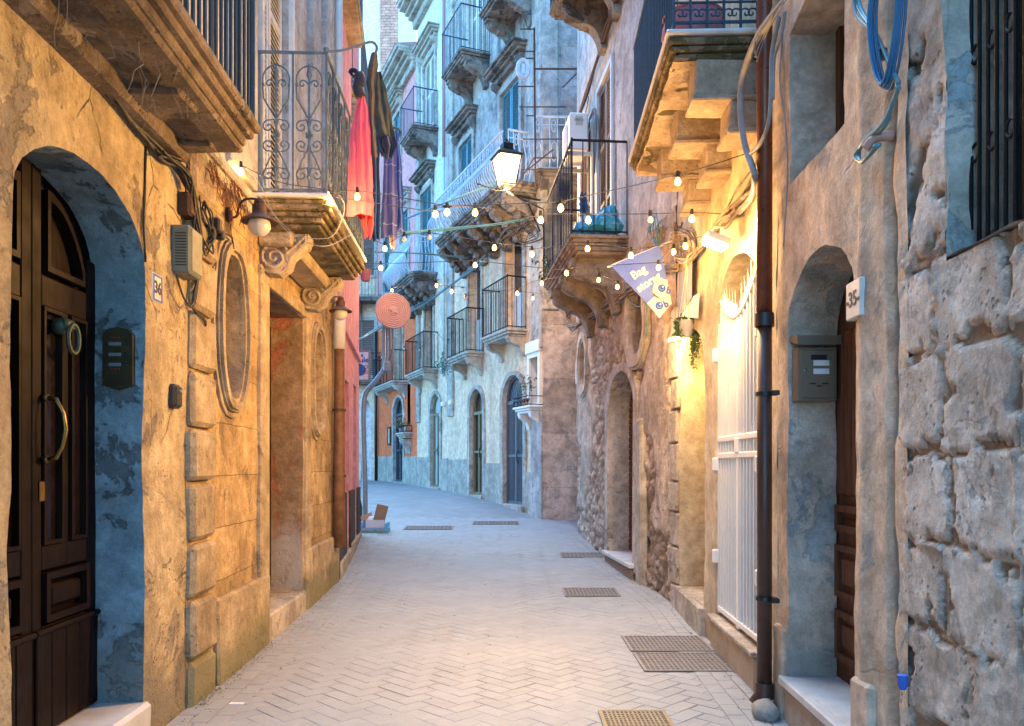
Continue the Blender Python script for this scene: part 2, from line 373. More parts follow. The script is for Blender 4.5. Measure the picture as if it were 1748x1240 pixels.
M['inkg'] = simple('green_print', (.12, .35, .12), .6, bump=0)
M['paper'] = simple('white_label', (.75, .76, .76), .6, bump=0)
M['terra'] = simple('terracotta_disc', (.4, .24, .22), .75, 0, .12)
M['flag'] = cloth('blue_banner_cloth', (.13, .22, .62), (.11, .19, .56))
M['flagw'] = cloth('cream_banner_cloth', (.72, .62, .55), (.7, .6, .54))
M['red'] = cloth('coral_towel', (.95, .11, .14), (.9, .09, .12)); M['red2'] = cloth('scarlet_cloth', (.75, .03, .03))
M['camo'] = cloth('olive_camouflage', (.1, .09, .045), (.035, .04, .03)); M['navy'] = cloth('navy_cloth', (.012, .014, .03))
M['denim'] = cloth('blue_cloth', (.03, .11, .25)); M['purp'] = cloth('striped_violet_towel', (.14, .13, .3), (.11, .11, .26), ((.5, .45, .5), 3.1))
M['blut'] = cloth('striped_blue_towel', (.05, .13, .4), (.04, .1, .33), ((.45, .5, .6), 3.1))
M['bagb'] = simple('blue_plastic_bag', (.04, .3, .42), .35, 0, .3)
M['leaf'] = simple('green_leaf', (.09, .16, .04), .5, 0, .5, c2=(.04, .08, .02)); M['dry'] = simple('dry_creeper', (.16, .05, .02), .8)
M['root'] = simple('pale_dry_root', (.27, .21, .15), .9); M['flow'] = simple('orange_flowers', (.8, .35, .04), .6); M['pot'] = simple('white_pot', (.7, .7, .66), .5)
M['potp'] = simple('dusty_pink_pot', (.4, .14, .16), .6); M['teal'] = simple('teal_paint', (.03, .2, .22), .5)
M['bulb'] = emit('lit_bulb_glass', (1, .62, .2), .55); M['bulbo'] = simple('unlit_bulb_glass', (.55, .55, .52), .12, 0, .1, bump=0)
M['lampw'] = emit('floodlight_lens', (1, .72, .36), 60); M['lant'] = emit('lantern_glass', (1, .72, .36), 1.1); M['globe'] = simple('milky_globe', (.6, .55, .46), .18, 0, .1, bump=0)
M['lav'] = simple('lavender_stone_slab', (.3, .3, .33), .6)
M['pit'] = simple('grate_plate_brown', (.15, .13, .11), .9)
M['basin'] = simple('aged_pavement_grate', (.27, .24, .21), .6, .3, .3, sc=20); M['basin2'] = simple('ochre_grate', (.3, .23, .13), .6, .2, .3, sc=20)
M['ledr'] = simple('small_red_indicator', (.4, .03, .015), .5)
M['innerd'] = simple('dim_inner_door', (.13, .11, .08), .6)
M['upW'] = weather('skylit_white_upper_facade', (.85, .83, .78), (.76, .75, .72), (.6, .6, .58), patch=.6, bump=.3, streak=.4, sc=.7, speck=.1, edge=.1)  # whitish plaster, lightened so the brighter sky light sits in the colour
# ------------------------------------------------------------------ openings and facades
def arch(t0, t1, z0, zs, rise, n=14):
    c = (t0+t1)/2; r = (t1-t0)/2
    return [(t0, z0), (t1, z0)]+[(c+r*cos(pi*i/n), zs+rise*sin(pi*i/n)) for i in range(n+1)]
def rect(t0, t1, z0, z1): return [(t0, z0), (t1, z0), (t1, z1), (t0, z1)]
def oval(tc, zc, w, h, n=28):               # stadium-like upright oval
    out = []
    for i in range(n):
        a = 2*pi*i/n; c, s_ = cos(a), sin(a); e = .75
        out.append((tc+w/2*math.copysign(abs(c)**e, c), zc+h/2*math.copysign(abs(s_)**.95, s_)))
    return out
def dense(loop, step):
    out = []
    for i, a in enumerate(loop):
        b = loop[(i+1) % len(loop)]; L = sqrt((a[0]-b[0])**2+(a[1]-b[1])**2); n = max(1, int(L/step))
        out += [(a[0]+(b[0]-a[0])*k/n, a[1]+(b[1]-a[1])*k/n) for k in range(n)]
    return out
def cuts(a, b, steps):                       # steps: [(upto, step)]
    out = []; x = a
    for up, st in steps:
        while x < min(up, b)-1e-6: x += st; out.append(x)
    return [c for c in out if c < b]
def facade(name, fr, outer, holes, m, parent, tsteps=None, zsteps=None, relief=None, amp=.012, sc=1.6, amp2=.004, sc2=9, d=0, smooth=True):
    loops = [[Vector((x, z, 0)) for x, z in outer]]+[[Vector((x, z, 0)) for x, z in h] for h in holes]
    tris = geometry.tessellate_polygon(loops)
    allp = [p for l in loops for p in l]
    bm = bmesh.new(); vs_ = [bm.verts.new(p) for p in allp]
    for t in tris:
        try: bm.faces.new([vs_[i] for i in t])
        except ValueError: pass
    a0, a1 = min(p[0] for p in outer), max(p[0] for p in outer); b0, b1 = min(p[1] for p in outer), max(p[1] for p in outer)
    for cs, ax in ((cuts(a0, a1, tsteps or [(1e9, .3)]), 0), (cuts(b0, b1, zsteps or [(1e9, .3)]), 1)):
        for c in cs:
            co = (c, 0, 0) if ax == 0 else (0, c, 0); no = (1, 0, 0) if ax == 0 else (0, 1, 0)
            bmesh.ops.bisect_plane(bm, geom=bm.verts[:]+bm.edges[:]+bm.faces[:], plane_co=co, plane_no=no, dist=1e-5)
    bm.verts.index_update(); mb = MB(); mb.att = [] if relief else None
    for v in bm.verts:
        h = 0; w = 1
        if relief:
            h, w = relief(v.co.x, v.co.y)
            mb.att.append(w)
        p = fr((v.co.x, d+h, v.co.y)); mb.v.append(tuple(p+disp(p, amp, sc, amp2, sc2) if amp else p))
    mb.f = [[v.index for v in f.verts] for f in bm.faces]; bm.free()
    return obj(name, mb, m, parent, smooth)
def reveal(name, fr, loop, depth, m, parent, step=.06, amp=.012, sc=1.6, amp2=.004, sc2=9, skip_bottom=False, d=0):
    """the sides of an opening, from the wall face back to depth"""
    lp = dense(loop, step); n = len(lp); nd = max(2, int(depth/step)); mb = MB()
    for k in range(nd+1):
        for (t, z) in lp:
            p = fr((t, d-depth*k/nd, z)); mb.v.append(tuple(p+disp(p, amp, sc, amp2, sc2) if amp else p))
    for k in range(nd):
        for i in range(n):
            j = (i+1) % n
            if skip_bottom and lp[i][1] < min(z for _, z in lp)+.001 and lp[j][1] < min(z for _, z in lp)+.001: continue
            mb.f.append((k*n+i, k*n+j, (k+1)*n+j, (k+1)*n+i))
    return obj(name, mb, m, parent, True, sharp=50)
def plate(loop, d0, d1, fr, mb=None):
    mb = mb or MB(); return mb.prism(loop, d0, d1, fr)
def scale_loop(loop, k, kz=None):
    c = [(min(p[i] for p in loop)+max(p[i] for p in loop))/2 for i in (0, 1)]; kz = kz or k
    w = max(p[0] for p in loop)-min(p[0] for p in loop); h = max(p[1] for p in loop)-min(p[1] for p in loop)
    return [(c[0]+(p[0]-c[0])*(1+2*k/w), c[1]+(p[1]-c[1])*(1+2*kz/h)) for p in loop]
def body(fr, t0, t1, z0, z1, th=.5, d=-.45):   # plain back of a house so that no light leaks through
    return MB().box((t0, d-th, z0), (t1, d, z1), fr)

def slab_mould(mb, fr, t0, t1, proj, ztop, steps):
    """balcony slab: steps (thickness, inset) from the top down"""
    z = ztop
    for th, ins in steps:
        mb.box((t0+ins, -.05, z-th), (t1-ins, proj-ins, z), fr, ch=min(.012, th*.3)); z -= th
    return z
def console(mb, fr, t, w, proj, h, ztop, n=10, d0=-.03):
    """baroque bracket: an S-shaped side profile, w wide, hanging under ztop"""
    pts = [(d0, ztop), (proj, ztop), (proj, ztop-h*.14)]
    for i in range(n+1):
        a = i/n; pts.append((proj*(.93-.34*a+.07*sin(a*pi*2)), ztop-h*(.16+.28*sin(a*pi/2))))
    for i in range(n+1):
        a = i/n; pts.append((proj*(.58-.42*a)-proj*.16*sin(a*pi), ztop-h*(.46+.54*a)+h*.08*sin(a*2*pi)))
    pts.append((d0, ztop-h)); mb.prism(pts, t-w/2, t+w/2, fr, ax=0)
    mb.prism([(d*.97 if d > 0 else d, ztop-(ztop-z)*.97) for d, z in pts], t-w*.28, t+w*.28, fr, ax=0)
def scroll(cx, cz, r, turns, a0, dirn=1, n=26, k=.12):
    return [(cx+(r*(1-i/n)+r*k)*cos(a0+dirn*turns*2*pi*i/n), cz+(r*(1-i/n)+r*k)*sin(a0+dirn*turns*2*pi*i/n)) for i in range(n+1)]
def bar_rail(mb, P, t0, t1, z0, z1, step, r, rail=.02):
    """straight bars between two points; P(t, z) gives the local position"""
    n = max(1, round((t1-t0)/step))
    for i in range(n+1):
        t = t0+(t1-t0)*i/n; mb.tube([P(t, z0), P(t, z1)], r, n=5)
    mb.tube([P(t0, z1), P(t1, z1)], rail, n=6); mb.tube([P(t0, z0+.04), P(t1, z0+.04)], rail*.7, n=5)
def railing(fr, t0, t1, proj, z0, h, step=.12, r=.008, rail=.018, inset=.03, hide_wall=0.02, posts=True):
    mb = MB(); d = proj-inset; a, b = t0+inset, t1-inset
    bar_rail(mb, lambda t, z: fr((t, d, z)), a, b, z0, z0+h, step, r, rail)
    for tt in (a, b): bar_rail(mb, lambda q, z: fr((tt, q, z)), hide_wall, d, z0, z0+h, step, r, rail)
    if posts:
        for tt in (a, b): mb.tube([fr((tt, d, z0)), fr((tt, d, z0+h+.03))], r*1.7, n=6)
    return mb

def balcony(parent, fr, t0, t1, proj, ztop, steps, m_slab, m_rail, ch=0.4, nb=3, rh=1.05, step=.12, bw=.14, cproj=.85, name='balcony', cm=None, r=.008, cn=True):
    mb = MB(); zb = slab_mould(mb, fr, t0, t1, proj, ztop, steps)
    s = obj(name, jitter(mb, .012, 2.5, .004, 14), m_slab, parent)
    for i in range(nb):
        t = t0+(t1-t0)*(i+.5)/nb if nb > 2 else (t0+.18, t1-.18)[i]
        c = MB(); console(c, fr, t, bw, proj*cproj, ch, zb+.01); obj('bracket', jitter(c, .008, 4, .003, 15), cm or m_slab, s, True, sharp=40)
    if m_rail: obj('railing', railing(fr, t0, t1, proj, ztop, rh, step, r), m_rail, s)
    return s

def louvres(parent, fr, t0, t1, z0, z1, d, m, leaves=2, lw=.055, name='shutter'):
    g = .012; w = (t1-t0)/leaves; last = None
    for k in range(leaves):
        a, b = t0+k*w+g, t0+(k+1)*w-g; mb = MB(); f = .06
        for q in ((a, a+f), (b-f, b)): mb.box((q[0], d-.02, z0), (q[1], d+.02, z1), fr)
        n = max(1, round((z1-z0)/1.1))
        for j in range(n+1):
            zc = z0+(z1-z0-f)*j/n; mb.box((a+f, d-.018, zc), (b-f, d+.018, zc+f), fr)
        z = z0+f+.02
        while z < z1-f-.02:
            mb.add([(a+f, d+.012, z), (b-f, d+.012, z), (b-f, d-.014, z+lw*.8), (a+f, d-.014, z+lw*.8), (a+f, d+.018, z+.006), (b-f, d+.018, z+.006), (b-f, d-.008, z+lw*.8+.006), (a+f, d-.008, z+lw*.8+.006)],
                   [(0, 1, 2, 3), (4, 5, 6, 7), (0, 1, 5, 4), (2, 3, 7, 6)], fr); z += lw
        last = obj(name, mb, m, parent)
    return last

def textobj(name, s, size, m, P, parent=None, bold=.0, align='CENTER', ext=.0015, shear=0, spacing=1):
    """P maps text plane (x right, y up, outwards) to the world"""
    c = bpy.data.curves.new(name, 'FONT'); c.body = s; c.size = size; c.align_x = align; c.align_y = 'CENTER'; c.extrude = ext; c.offset = bold; c.shear = shear
    c.space_character = spacing; c.space_line = .85; c.resolution_u = 3
    o = bpy.data.objects.new(name+'_tmp', c); COL.objects.link(o); bpy.context.view_layer.update()
    me = bpy.data.meshes.new_from_object(o.evaluated_get(bpy.context.evaluated_depsgraph_get()))
    mb = MB(); mb.add([P(v.co.x, v.co.y, v.co.z) for v in me.vertices], [tuple(p.vertices) for p in me.polygons])
    bpy.data.objects.remove(o); bpy.data.curves.remove(c)
    return obj(name, mb, m, parent)
def on_left(fr, t, d, z): return lambda x, y, w: fr((t+x, d+w, z+y))
def on_right(fr, t, d, z): return lambda x, y, w: fr((t-x, d+w, z+y))

# ================================================================== GROUND
def ground():
    mb = MB(); xs = [-60, -30, -16, -10, -7, -5, -3, -2, -1, 0, 1, 2, 3, 5, 8, 16, 30, 60]; ys = [-30, -10, -4, 0, 2, 4, 6, 8, 9, 10, 11, 12, 13, 14, 15, 16, 16.9, 17.7, 18.5, 19.6, 20.8, 22.5, 24.3, 26, 28, 31, 34, 40, 60, 120]
    for y in ys:
        for x in xs: mb.v.append((x, y, gz(y)))
    n = len(xs)
    for j in range(len(ys)-1):
        for i in range(n-1): mb.f.append((j*n+i, j*n+i+1, (j+1)*n+i+1, (j+1)*n+i))
    g = NT('worn_street_stone'); n1 = g.noise(.9, 7, .6); col = g.mix(g.ramp(n1, .35, .65), (.27, .28, .28), (.225, .235, .235))
    col = g.mix(g.ramp(g.noise(5, 9, .7), .5, .75), col, (.23, .21, .18))
    v2 = g.map(g.pos, rot=(0, 0, radians(42)))
    bt = g.n("ShaderNodeTexBrick"); g.l(v2, bt.inputs['Vector']); bt.inputs['Scale'].default_value = 1; bt.inputs['Brick Width'].default_value = .4; bt.inputs['Row Height'].default_value = .2; bt.inputs['Mortar Size'].default_value = .004
    bt.inputs['Color1'].default_value = (1, 1, 1, 1); bt.inputs['Color2'].default_value = (.86, .86, .86, 1); bt.inputs['Mortar'].default_value = (.55, .52, .5, 1)
    col = g.mix(.6, col, bt.outputs['Color'], 'MULTIPLY')
    g.set('Base Color', col); g.set('Roughness', g.ramp(g.noise(3, 6), .3, .7, .5, .8)); g.bump(g.noise(30, 6), .3, .01)
    tag(obj('ground', mb, g.m), kind='structure')
ground()
def paving():
    g = NT('sandstone_paver'); a = g.n("ShaderNodeAttribute"); a.attribute_name = 'relief'
    n1 = g.noise(.7, 8, .62); col = g.mix(a.outputs['Fac'], (.285, .29, .28), (.255, .26, .25))
    col = g.mix(g.math('MULTIPLY', g.ramp(n1, .45, .7), .6), col, (.34, .33, .31))
    col = g.mix(g.math('MULTIPLY', g.ramp(g.noise(1.3, 12, .75, dist=1.2), .52, .7), .6), col, (.2, .2, .19))
    col = g.mix(g.math('MULTIPLY', g.ramp(g.noise(22, 8, .75), .55, .75), .5), col, (.2, .18, .16))
    g.set('Base Color', col); g.set('Roughness', g.ramp(g.noise(4, 6), .3, .7, .45, .78)); g.bump(g.math('ADD', g.noise(45, 6, .7), g.math('MULTIPLY', g.noise(6, 5), 1.2)), .4, .008)
    mb = MB(); mb.att = []
    L = .125; ang = radians(45); ca, sa = cos(ang), sin(ang); ge = random.Random(3); gap = .003
    def lim(y): # free width of the street at y, leaving the edge bands
        l = -1.92-.0397*y+.36 if y < 10.7 else -2.345-.1256*(y-10.7)+.36
        r = 1.546+.0338*y-.33 if y < 8.8 else 2.63-.0902*y-.33
        return l, r
    def tile(c, al):
        cx = sum(p[0] for p in c)/4; cy = sum(p[1] for p in c)/4
        w = ge.random(); dz = ge.uniform(-.001, .001)+.012+al; tx = ge.uniform(-.006, .006); ty = ge.uniform(-.006, .006)
        top = []; bot = []
        for x, y in c:
            q = sqrt((x-cx)**2+(y-cy)**2); k = (q-.006)/q
            X, Y = cx+(x-cx)*k, cy+(y-cy)*k; h = gz(Y)+dz+(X-cx)*tx+(Y-cy)*ty
            top.append((X, Y, h)); bot.append((x, y, gz(y)+dz-.004))
        o = len(mb.v); mb.v += top+bot; mb.att += [w]*8
        mb.f += [(o, o+1, o+2, o+3)]+[(o+i, o+(i+1) % 4, o+4+(i+1) % 4, o+4+i) for i in range(4)]
    for i in range(-110, 150):
        for j in range(-70, 90):
            for (x0, y0, x1, y1) in ((i+2*j, i-2*j, i+2*j+2, i-2*j+1), (i+2*j+2, i-2*j-1, i+2*j+3, i-2*j+1)):
                u0, v0, u1, v1 = x0*L+gap, y0*L+gap, x1*L-gap, y1*L-gap
                c = [(u*ca-v*sa, u*sa+v*ca+9) for u, v in ((u0, v0), (u1, v0), (u1, v1), (u0, v1))]
                ym = sum(p[1] for p in c)/4
                if not (3.4 < ym < 17): continue
                l, r = lim(ym)
                if l-.1 < sum(p[0] for p in c)/4 < r+.1: tile(c, 0)
    # edge bands of oblong slabs laid along the walls
    for side in (0, 1):
        y = 3.4
        while y < 16.6:
            ln = ge.uniform(.2, .27)
            for k in range(3):
                def ex(yy, q):
                    l, r = lim(yy); return (l-.36+.12*q) if side == 0 else (r+.33-.12*q)
                y0, y1 = y+(.12 if k % 2 else 0)+gap, y+ln+(.12 if k % 2 else 0)-gap
                s_ = 1 if side == 0 else -1
                c = [(ex(y0, k)+s_*gap, y0), (ex(y0, k+1)-s_*gap, y0), (ex(y1, k+1)-s_*gap, y1), (ex(y1, k)+s_*gap, y1)]
                tile(c, .005)
            y += ln
    tag(obj('street_paving', mb, g.m), kind='structure')
    # dirt filled joint bed, just under the tile tops
    b = MB(); ys = [3.2+.07*i for i in range(196)]; nx = 56
    for y in ys:
        l, r = lim(y)
        for i in range(nx):
            x = l-.38+(r-l+.76)*i/(nx-1); q = noise.fractal(Vector((x*1.1, y*1.1, 5)), .7, 2.1, 5)
            b.v.append((x, y, gz(y)+.0082+.0042*q+.0028*min(1, max(0, (y-5.6)/2.5))))
    b.f = [(j_*nx+i, j_*nx+i+1, (j_+1)*nx+i+1, (j_+1)*nx+i) for j_ in range(len(ys)-1) for i in range(nx-1)]
    b.att = [.6]*len(b.v); tag(obj('street_joint_bed', b, g.m, None, True), kind='structure')
paving()
# ================================================================== NEAR LEFT
def reg(t, k, z, j): return t
L1 = thing('plaster_house', 'ochre plaster house with arched dark door, nearest on the left', 'house', (-1.95, 0, 0))
doorA = arch(3.26, 4.54, .25, 2.72, .37)
facade('wall', FL, [(-2.5, -.1), (5.2, -.1), (5.2, 9.5), (-2.5, 9.5)], [doorA], M['plL1'], L1, [(2.6, .8), (5.3, .05)], [(3.9, .05), (12, .5)], amp=.02, amp2=.005)
obj('wall', body(FL, -2.5, 5.2, -.1, 9.5), M['plL1'], L1)
reveal('door_jamb', FL, doorA, .29, M['jambL'], L1, skip_bottom=True, amp=.02, amp2=.005)
mb = MB().box((3.2, -.4, -.1), (4.56, .035, .25), FL, ch=.02); obj('doorstep', jitter(mb, .012, 3), M['marble'], L1)
# the dark door: two leaves, mouldings, panels
dl = obj('door', MB().prism(arch(3.2, 4.6, .25, 2.72, .4), -.36, -.31, FL), M['dwood'], L1)
for sgn in (1, -1):
    X = lambda a: 3.9+sgn*a
    m1 = MB()
    for a, b in ((.0, .09), (.55, .7)): m1.box((X(a), -.315, .25), (X(b), -.27, 3.1 if a == 0 else 2.75), FL, ch=.008)
    m1.box((X(.3), -.315, 1.15), (X(.36), -.275, 2.44), FL, ch=.008)
    for a, b in ((.25, .79), (1.07, 1.2), (2.4, 2.56)): m1.box((X(.09), -.315, a), (X(.55), -.272, b), FL, ch=.008)
    obj('stile', m1, M['dwood'], dl)
    p = MB()
    for i in range(5): p.box((X(.02+.14*i), -.29, .26), (X(.155+.14*i), -.255, .76), FL, ch=.006)
    p.box((X(0), -.29, .755), (X(.72), -.238, .785), FL, ch=.01); obj('plank_panel', p, M['dwood'], dl)
    p = MB(); o_, i_ = rect(*sorted((X(.1), X(.54))), .81, 1.06), rect(*sorted((X(.135), X(.505))), .845, 1.025)
    p.ring(o_, i_, -.3, -.25, FL); p.box((X(.17), -.3, .88), (X(.47), -.262, .99), FL, ch=.014); obj('raised_panel', p, M['dwood'], dl)
    for a, b in ((.1, .29), (.37, .54)):
        obj('pane', MB().box((X(a), -.3, 1.2), (X(b), -.292, 2.4), FL), M['glassr'], dl)
        p = MB().ring(rect(*sorted((X(a), X(b))), 1.2, 2.4), rect(*sorted((X(a+.02), X(b-.02))), 1.22, 2.38), -.3, -.262, FL); obj('pane_frame', p, M['dwood'], dl)
    cur = [(X(.12), 2.58), (X(.5), 2.58)]+[(X(.5-.38*i/8), 2.66+.33*sin(pi/2*(i/8)**.8)) for i in range(9)]
    inn = [(X(.15), 2.61), (X(.47), 2.61)]+[(X(.47-.32*i/8), 2.65+.29*sin(pi/2*(i/8)**.8)) for i in range(9)]
    p = MB().ring(cur, inn, -.3, -.255, FL); obj('fan_moulding', p, M['dwood'], dl)
kn = obj('door_knocker', MB().ball((4.13, -.25, 2.32), .045, FL), M['verd'], dl, True)
k2 = MB(); k2.tube([(4.16+.055*cos(a), -.2, 2.26+.075*sin(a)) for a in [i*2*pi/18 for i in range(18)]], .012, FL, closed=True); k2.box((4.1, -.26, 2.3), (4.2, -.2, 2.36), FL, ch=.015)
obj('ring', k2, M['verd'], kn, True, sharp=40)
h = MB(); h.tube([(3.99, -.25, 1.94), (3.99, -.2, 1.93), (3.99, -.165, 1.86), (3.99, -.155, 1.78), (3.99, -.17, 1.7), (3.99, -.2, 1.64), (3.99, -.25, 1.63)], [.016, .013, .011, .014, .011, .013, .016], FL, n=8)
for z in (1.94, 1.63): h.ball((3.99, -.25, z), .02, FL)
obj('door_handle', h, M['brass'], dl, True)
obj('keyhole_plate', MB().box((3.96, -.27, 1.42), (4.01, -.262, 1.52), FL, ch=.01), M['brass'], dl)
# balcony overhead
mb = MB(); zb = slab_mould(mb, FL, -2, 4.95, .56, 3.72, [(.055, 0), (.05, .035), (.06, .075)])
mb2 = MB()
for k in range(len(mb.v)): pass
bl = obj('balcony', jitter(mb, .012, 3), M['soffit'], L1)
big = MB()
for t0, t1 in ((2.9, 3.15), (4.05, 4.3), (1.6, 1.85)):
    big.box((t0, -.05, zb-.055), (t1, .4, zb+.01), FL, ch=.02)
big.box((-2, -.05, zb-.09), (4.93, .12, zb+.01), FL, ch=.02); big.box((-2, .3, zb-.045), (4.9, .47, zb+.01), FL, ch=.012); big.box((4.72, .1, zb-.045), (4.9, .32, zb+.01), FL, ch=.012)
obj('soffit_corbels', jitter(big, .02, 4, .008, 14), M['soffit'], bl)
# fine tessellated soffit with broken render
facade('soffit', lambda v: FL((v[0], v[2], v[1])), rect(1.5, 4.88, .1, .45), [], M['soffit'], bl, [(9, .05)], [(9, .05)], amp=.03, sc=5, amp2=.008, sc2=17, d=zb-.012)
obj('railing', railing(FL, -2, 4.95, .56, 3.72, 1.05, .085, .011, .02, inset=.05), M['ironb'], bl)
r_ = MB(); rr = random.Random(5)
for i in range(16):
    p = Vector((rr.uniform(3.0, 4.3), rr.uniform(.15, .45), zb)); pts = [p.copy()]
    for k in range(rr.randint(3, 7)): p = p+Vector((rr.uniform(-.05, .05), rr.uniform(-.03, .03), rr.uniform(-.075, -.02))); pts.append(p.copy())
    r_.tube(pts, [.003-.0022*k/len(pts) for k in range(len(pts))], FL, n=4)
tag(obj('dead_roots', r_, M['root']), 'thin pale dry roots dangling from the underside of the nearest left balcony', 'roots', kind='stuff')

L2 = thing('stone_house', 'ochre limestone house with blind oval windows and a scrolled iron balcony, second on the left', 'house', (-2.15, 5.2, 0))
ovA = oval(6.12, 2.66, .56, 1.1); ovB = oval(9.32, 2.6, .62, 1.12); dB = rect(7.16, 8.62, .25, 3.2)
def reliefL2(t, z):
    return 0, 1
facade('wall', FL, [(5.2, -.1), (10.62, -.1), (10.62, 3.8), (5.2, 3.8)], [ovA, ovB, dB], M['stL2'], L2, [(10.7, .07)], [(3.9, .07)], amp=.012, amp2=.004, sc2=12)
hB = rect(6.93, 7.98, 3.9, 6.9); hB2 = rect(8.3, 9.5, 7.6, 9.6)
facade('wall', FL, [(5.2, 3.8), (10.62, 3.8), (10.62, 10.5), (5.2, 10.5)], [hB], M['plUp'], L2, [(10.7, .25)], [(12, .25)], amp=.01)
obj('wall', body(FL, 5.2, 10.6, -.1, 10.5, d=-.5), M['plUp'], L2)
for lp in (ovA, ovB):
    reveal('window_reveal', FL, lp, .17, M['stL2p'], L2)
    w = obj('blind_window', plate(scale_loop(lp, .02), -.2, -.165, FL), M['stL2p'], L2)
    f = MB(); f.ring(scale_loop(lp, .1), lp, 0, .035, FL); f.ring(scale_loop(lp, .085), scale_loop(lp, .03), .03, .06, FL); f.ring(scale_loop(lp, .15), scale_loop(lp, .115), 0, .02, FL)
    obj('oval_frame', jitter(f, .006, 5, .003, 25), M['stL2p'], L2, True, sharp=40)
    tz = [(min(p[0] for p in lp)+max(p[0] for p in lp))/2, (min(p[1] for p in lp)+max(p[1] for p in lp))/2]
    obj('ledge', jitter(MB().box((tz[0]-.27, -.17, tz[1]-.12), (tz[0]+.27, -.12, tz[1]-.08), FL, ch=.01), .005, 5), M['stL2p'], w)
reveal('door_jamb', FL, dB, .36, M['redjamb'], L2, skip_bottom=True)
obj('doorstep', jitter(MB().box((7.1, -.5, -.1), (8.66, .03, .25), FL, ch=.02), .012, 3), M['quoin'], L2)
d_ = obj('door', MB().box((7.1, -.4, .25), (8.7, -.36, 3.2), FL), M['dwood'], L2)
p = MB()
for i in range(8): p.box((7.2+.18*i, -.365, .3), (7.36+.18*i, -.34, 3.1), FL, ch=.006)
obj('plank_panel', p, M['dwood'], d_)
# rusticated quoin strip, plinth blocks, door surround
q = MB(); z = -.05; rr = random.Random(2)
while z < 3.6:
    hh = rr.choice((.36, .4, .38)); q.box((5.205, -.05, z+.012), (5.66, .05+rr.uniform(-.006, .008), min(z+hh, 3.75)-.012), FL, ch=.03); z += hh
obj('quoin', jitter(q, .012, 3, .006, 16), M['stL2p'], L2, label='pillowed corner blocks')
q = MB()
for a, b in ((5.72, 7.1), (8.68, 9.9), (9.92, 10.58)): obj('plinth', jitter(MB().box((a, -.05, -.1), (b, .05, .62+rr.uniform(-.05, .08)), FL, ch=.02), .014, 2.5, .005, 16), M['stL2p'], L2)
q = MB()
for a, b in ((6.86, 7.12), (8.66, 8.9)): q.box((a, -.02, .6), (b, .035, 3.3), FL, ch=.01)
q.box((6.86, -.02, 3.2), (8.9, .037, 3.34), FL, ch=.01); obj('door_surround', jitter(q, .008, 2.5, .004, 16), M['stL2p'], L2)
q = MB(); q.box((5.2, -.02, 3.72), (6.68, .1, 3.8), FL, ch=.015); q.box((5.2, -.02, 3.66), (6.68, .06, 3.73), FL, ch=.01); obj('string_course', jitter(q, .006, 3), M['trimC'], L2)
obj('string_course', jitter(MB().box((8.82, -.02, 3.7), (10.6, .09, 3.8), FL, ch=.015), .006, 3), M['trimC'], L2)
for a, b, d_ in ((6.0, 6.7, .05), (8.85, 9.25, .07), (9.65, 10.1, .06)): obj('pilaster', MB().box((a, -.02, 3.9), (b, d_, 10.5), FL, ch=.01), M['plUp'], L2)
reveal('window_reveal', FL, hB, .14, M['plUp'], L2, step=.14, amp=0)
sh = louvres(L2, FL, 6.95, 7.96, 3.92, 6.88, -.08, M['shutw'], 2, .05)
obj('window_frame', MB().ring(scale_loop(hB, .07), hB, 0, .045, FL), M['shutw'], L2)
obj('dark_pane', MB().box((6.9, -.3, 3.9), (8, -.28, 6.9), FL), M['glassd'], L2)
# balcony with volutes and wrought iron
mb = MB(); slab_mould(mb, FL, 6.66, 8.84, .66, 3.89, [(.035, 0)])
bt_ = obj('balcony', mb, M['marble'], L2)
mb = MB(); zb2 = slab_mould(mb, FL, 6.68, 8.82, .65, 3.853, [(.045, .02), (.05, 0), (.04, .035), (.05, .07), (.04, .1)])
obj('slab_moulding', jitter(mb, .01, 4, .004, 14), M['moss'], bt_)
mb = MB().box((6.85, 0, 3.5), (8.7, .3, 3.63), FL, ch=.02); obj('soffit_beam', jitter(mb, .01, 4), M['stL2p'], bt_)
for t in (7.02, 8.62):
    b = MB(); pr = [(-.02, 3.62), (.42, 3.62), (.42, 3.57), (.36, 3.5), (.27, 3.42), (.24, 3.33), (.16, 3.27), (.06, 3.28), (-.02, 3.34)]
    b.prism(pr, t-.09, t+.11, FL, ax=0)
    for tt in (t-.1, t+.12):
        b.tube([(tt, u, w) for u, w in scroll(.125, 3.41, .12, 1.9, .5, 1, 34, .08)], .016, FL, n=6)
        b.tube([(tt, u, w) for u, w in scroll(.35, 3.55, .06, 1.3, 2.5, -1, 18, .1)], .01, FL, n=5)
        b.tube([(tt, .23, 3.45), (tt, .3, 3.5), (tt, .4, 3.6)], .014, FL, n=5)
        for k in range(5): b.ball((tt, .2+.035*k, 3.55+.012*sin(k)), .02, FL, 7, 5)
    obj('volute_bracket', jitter(b, .004, 6), M['corb'], bt_, True, sharp=40)
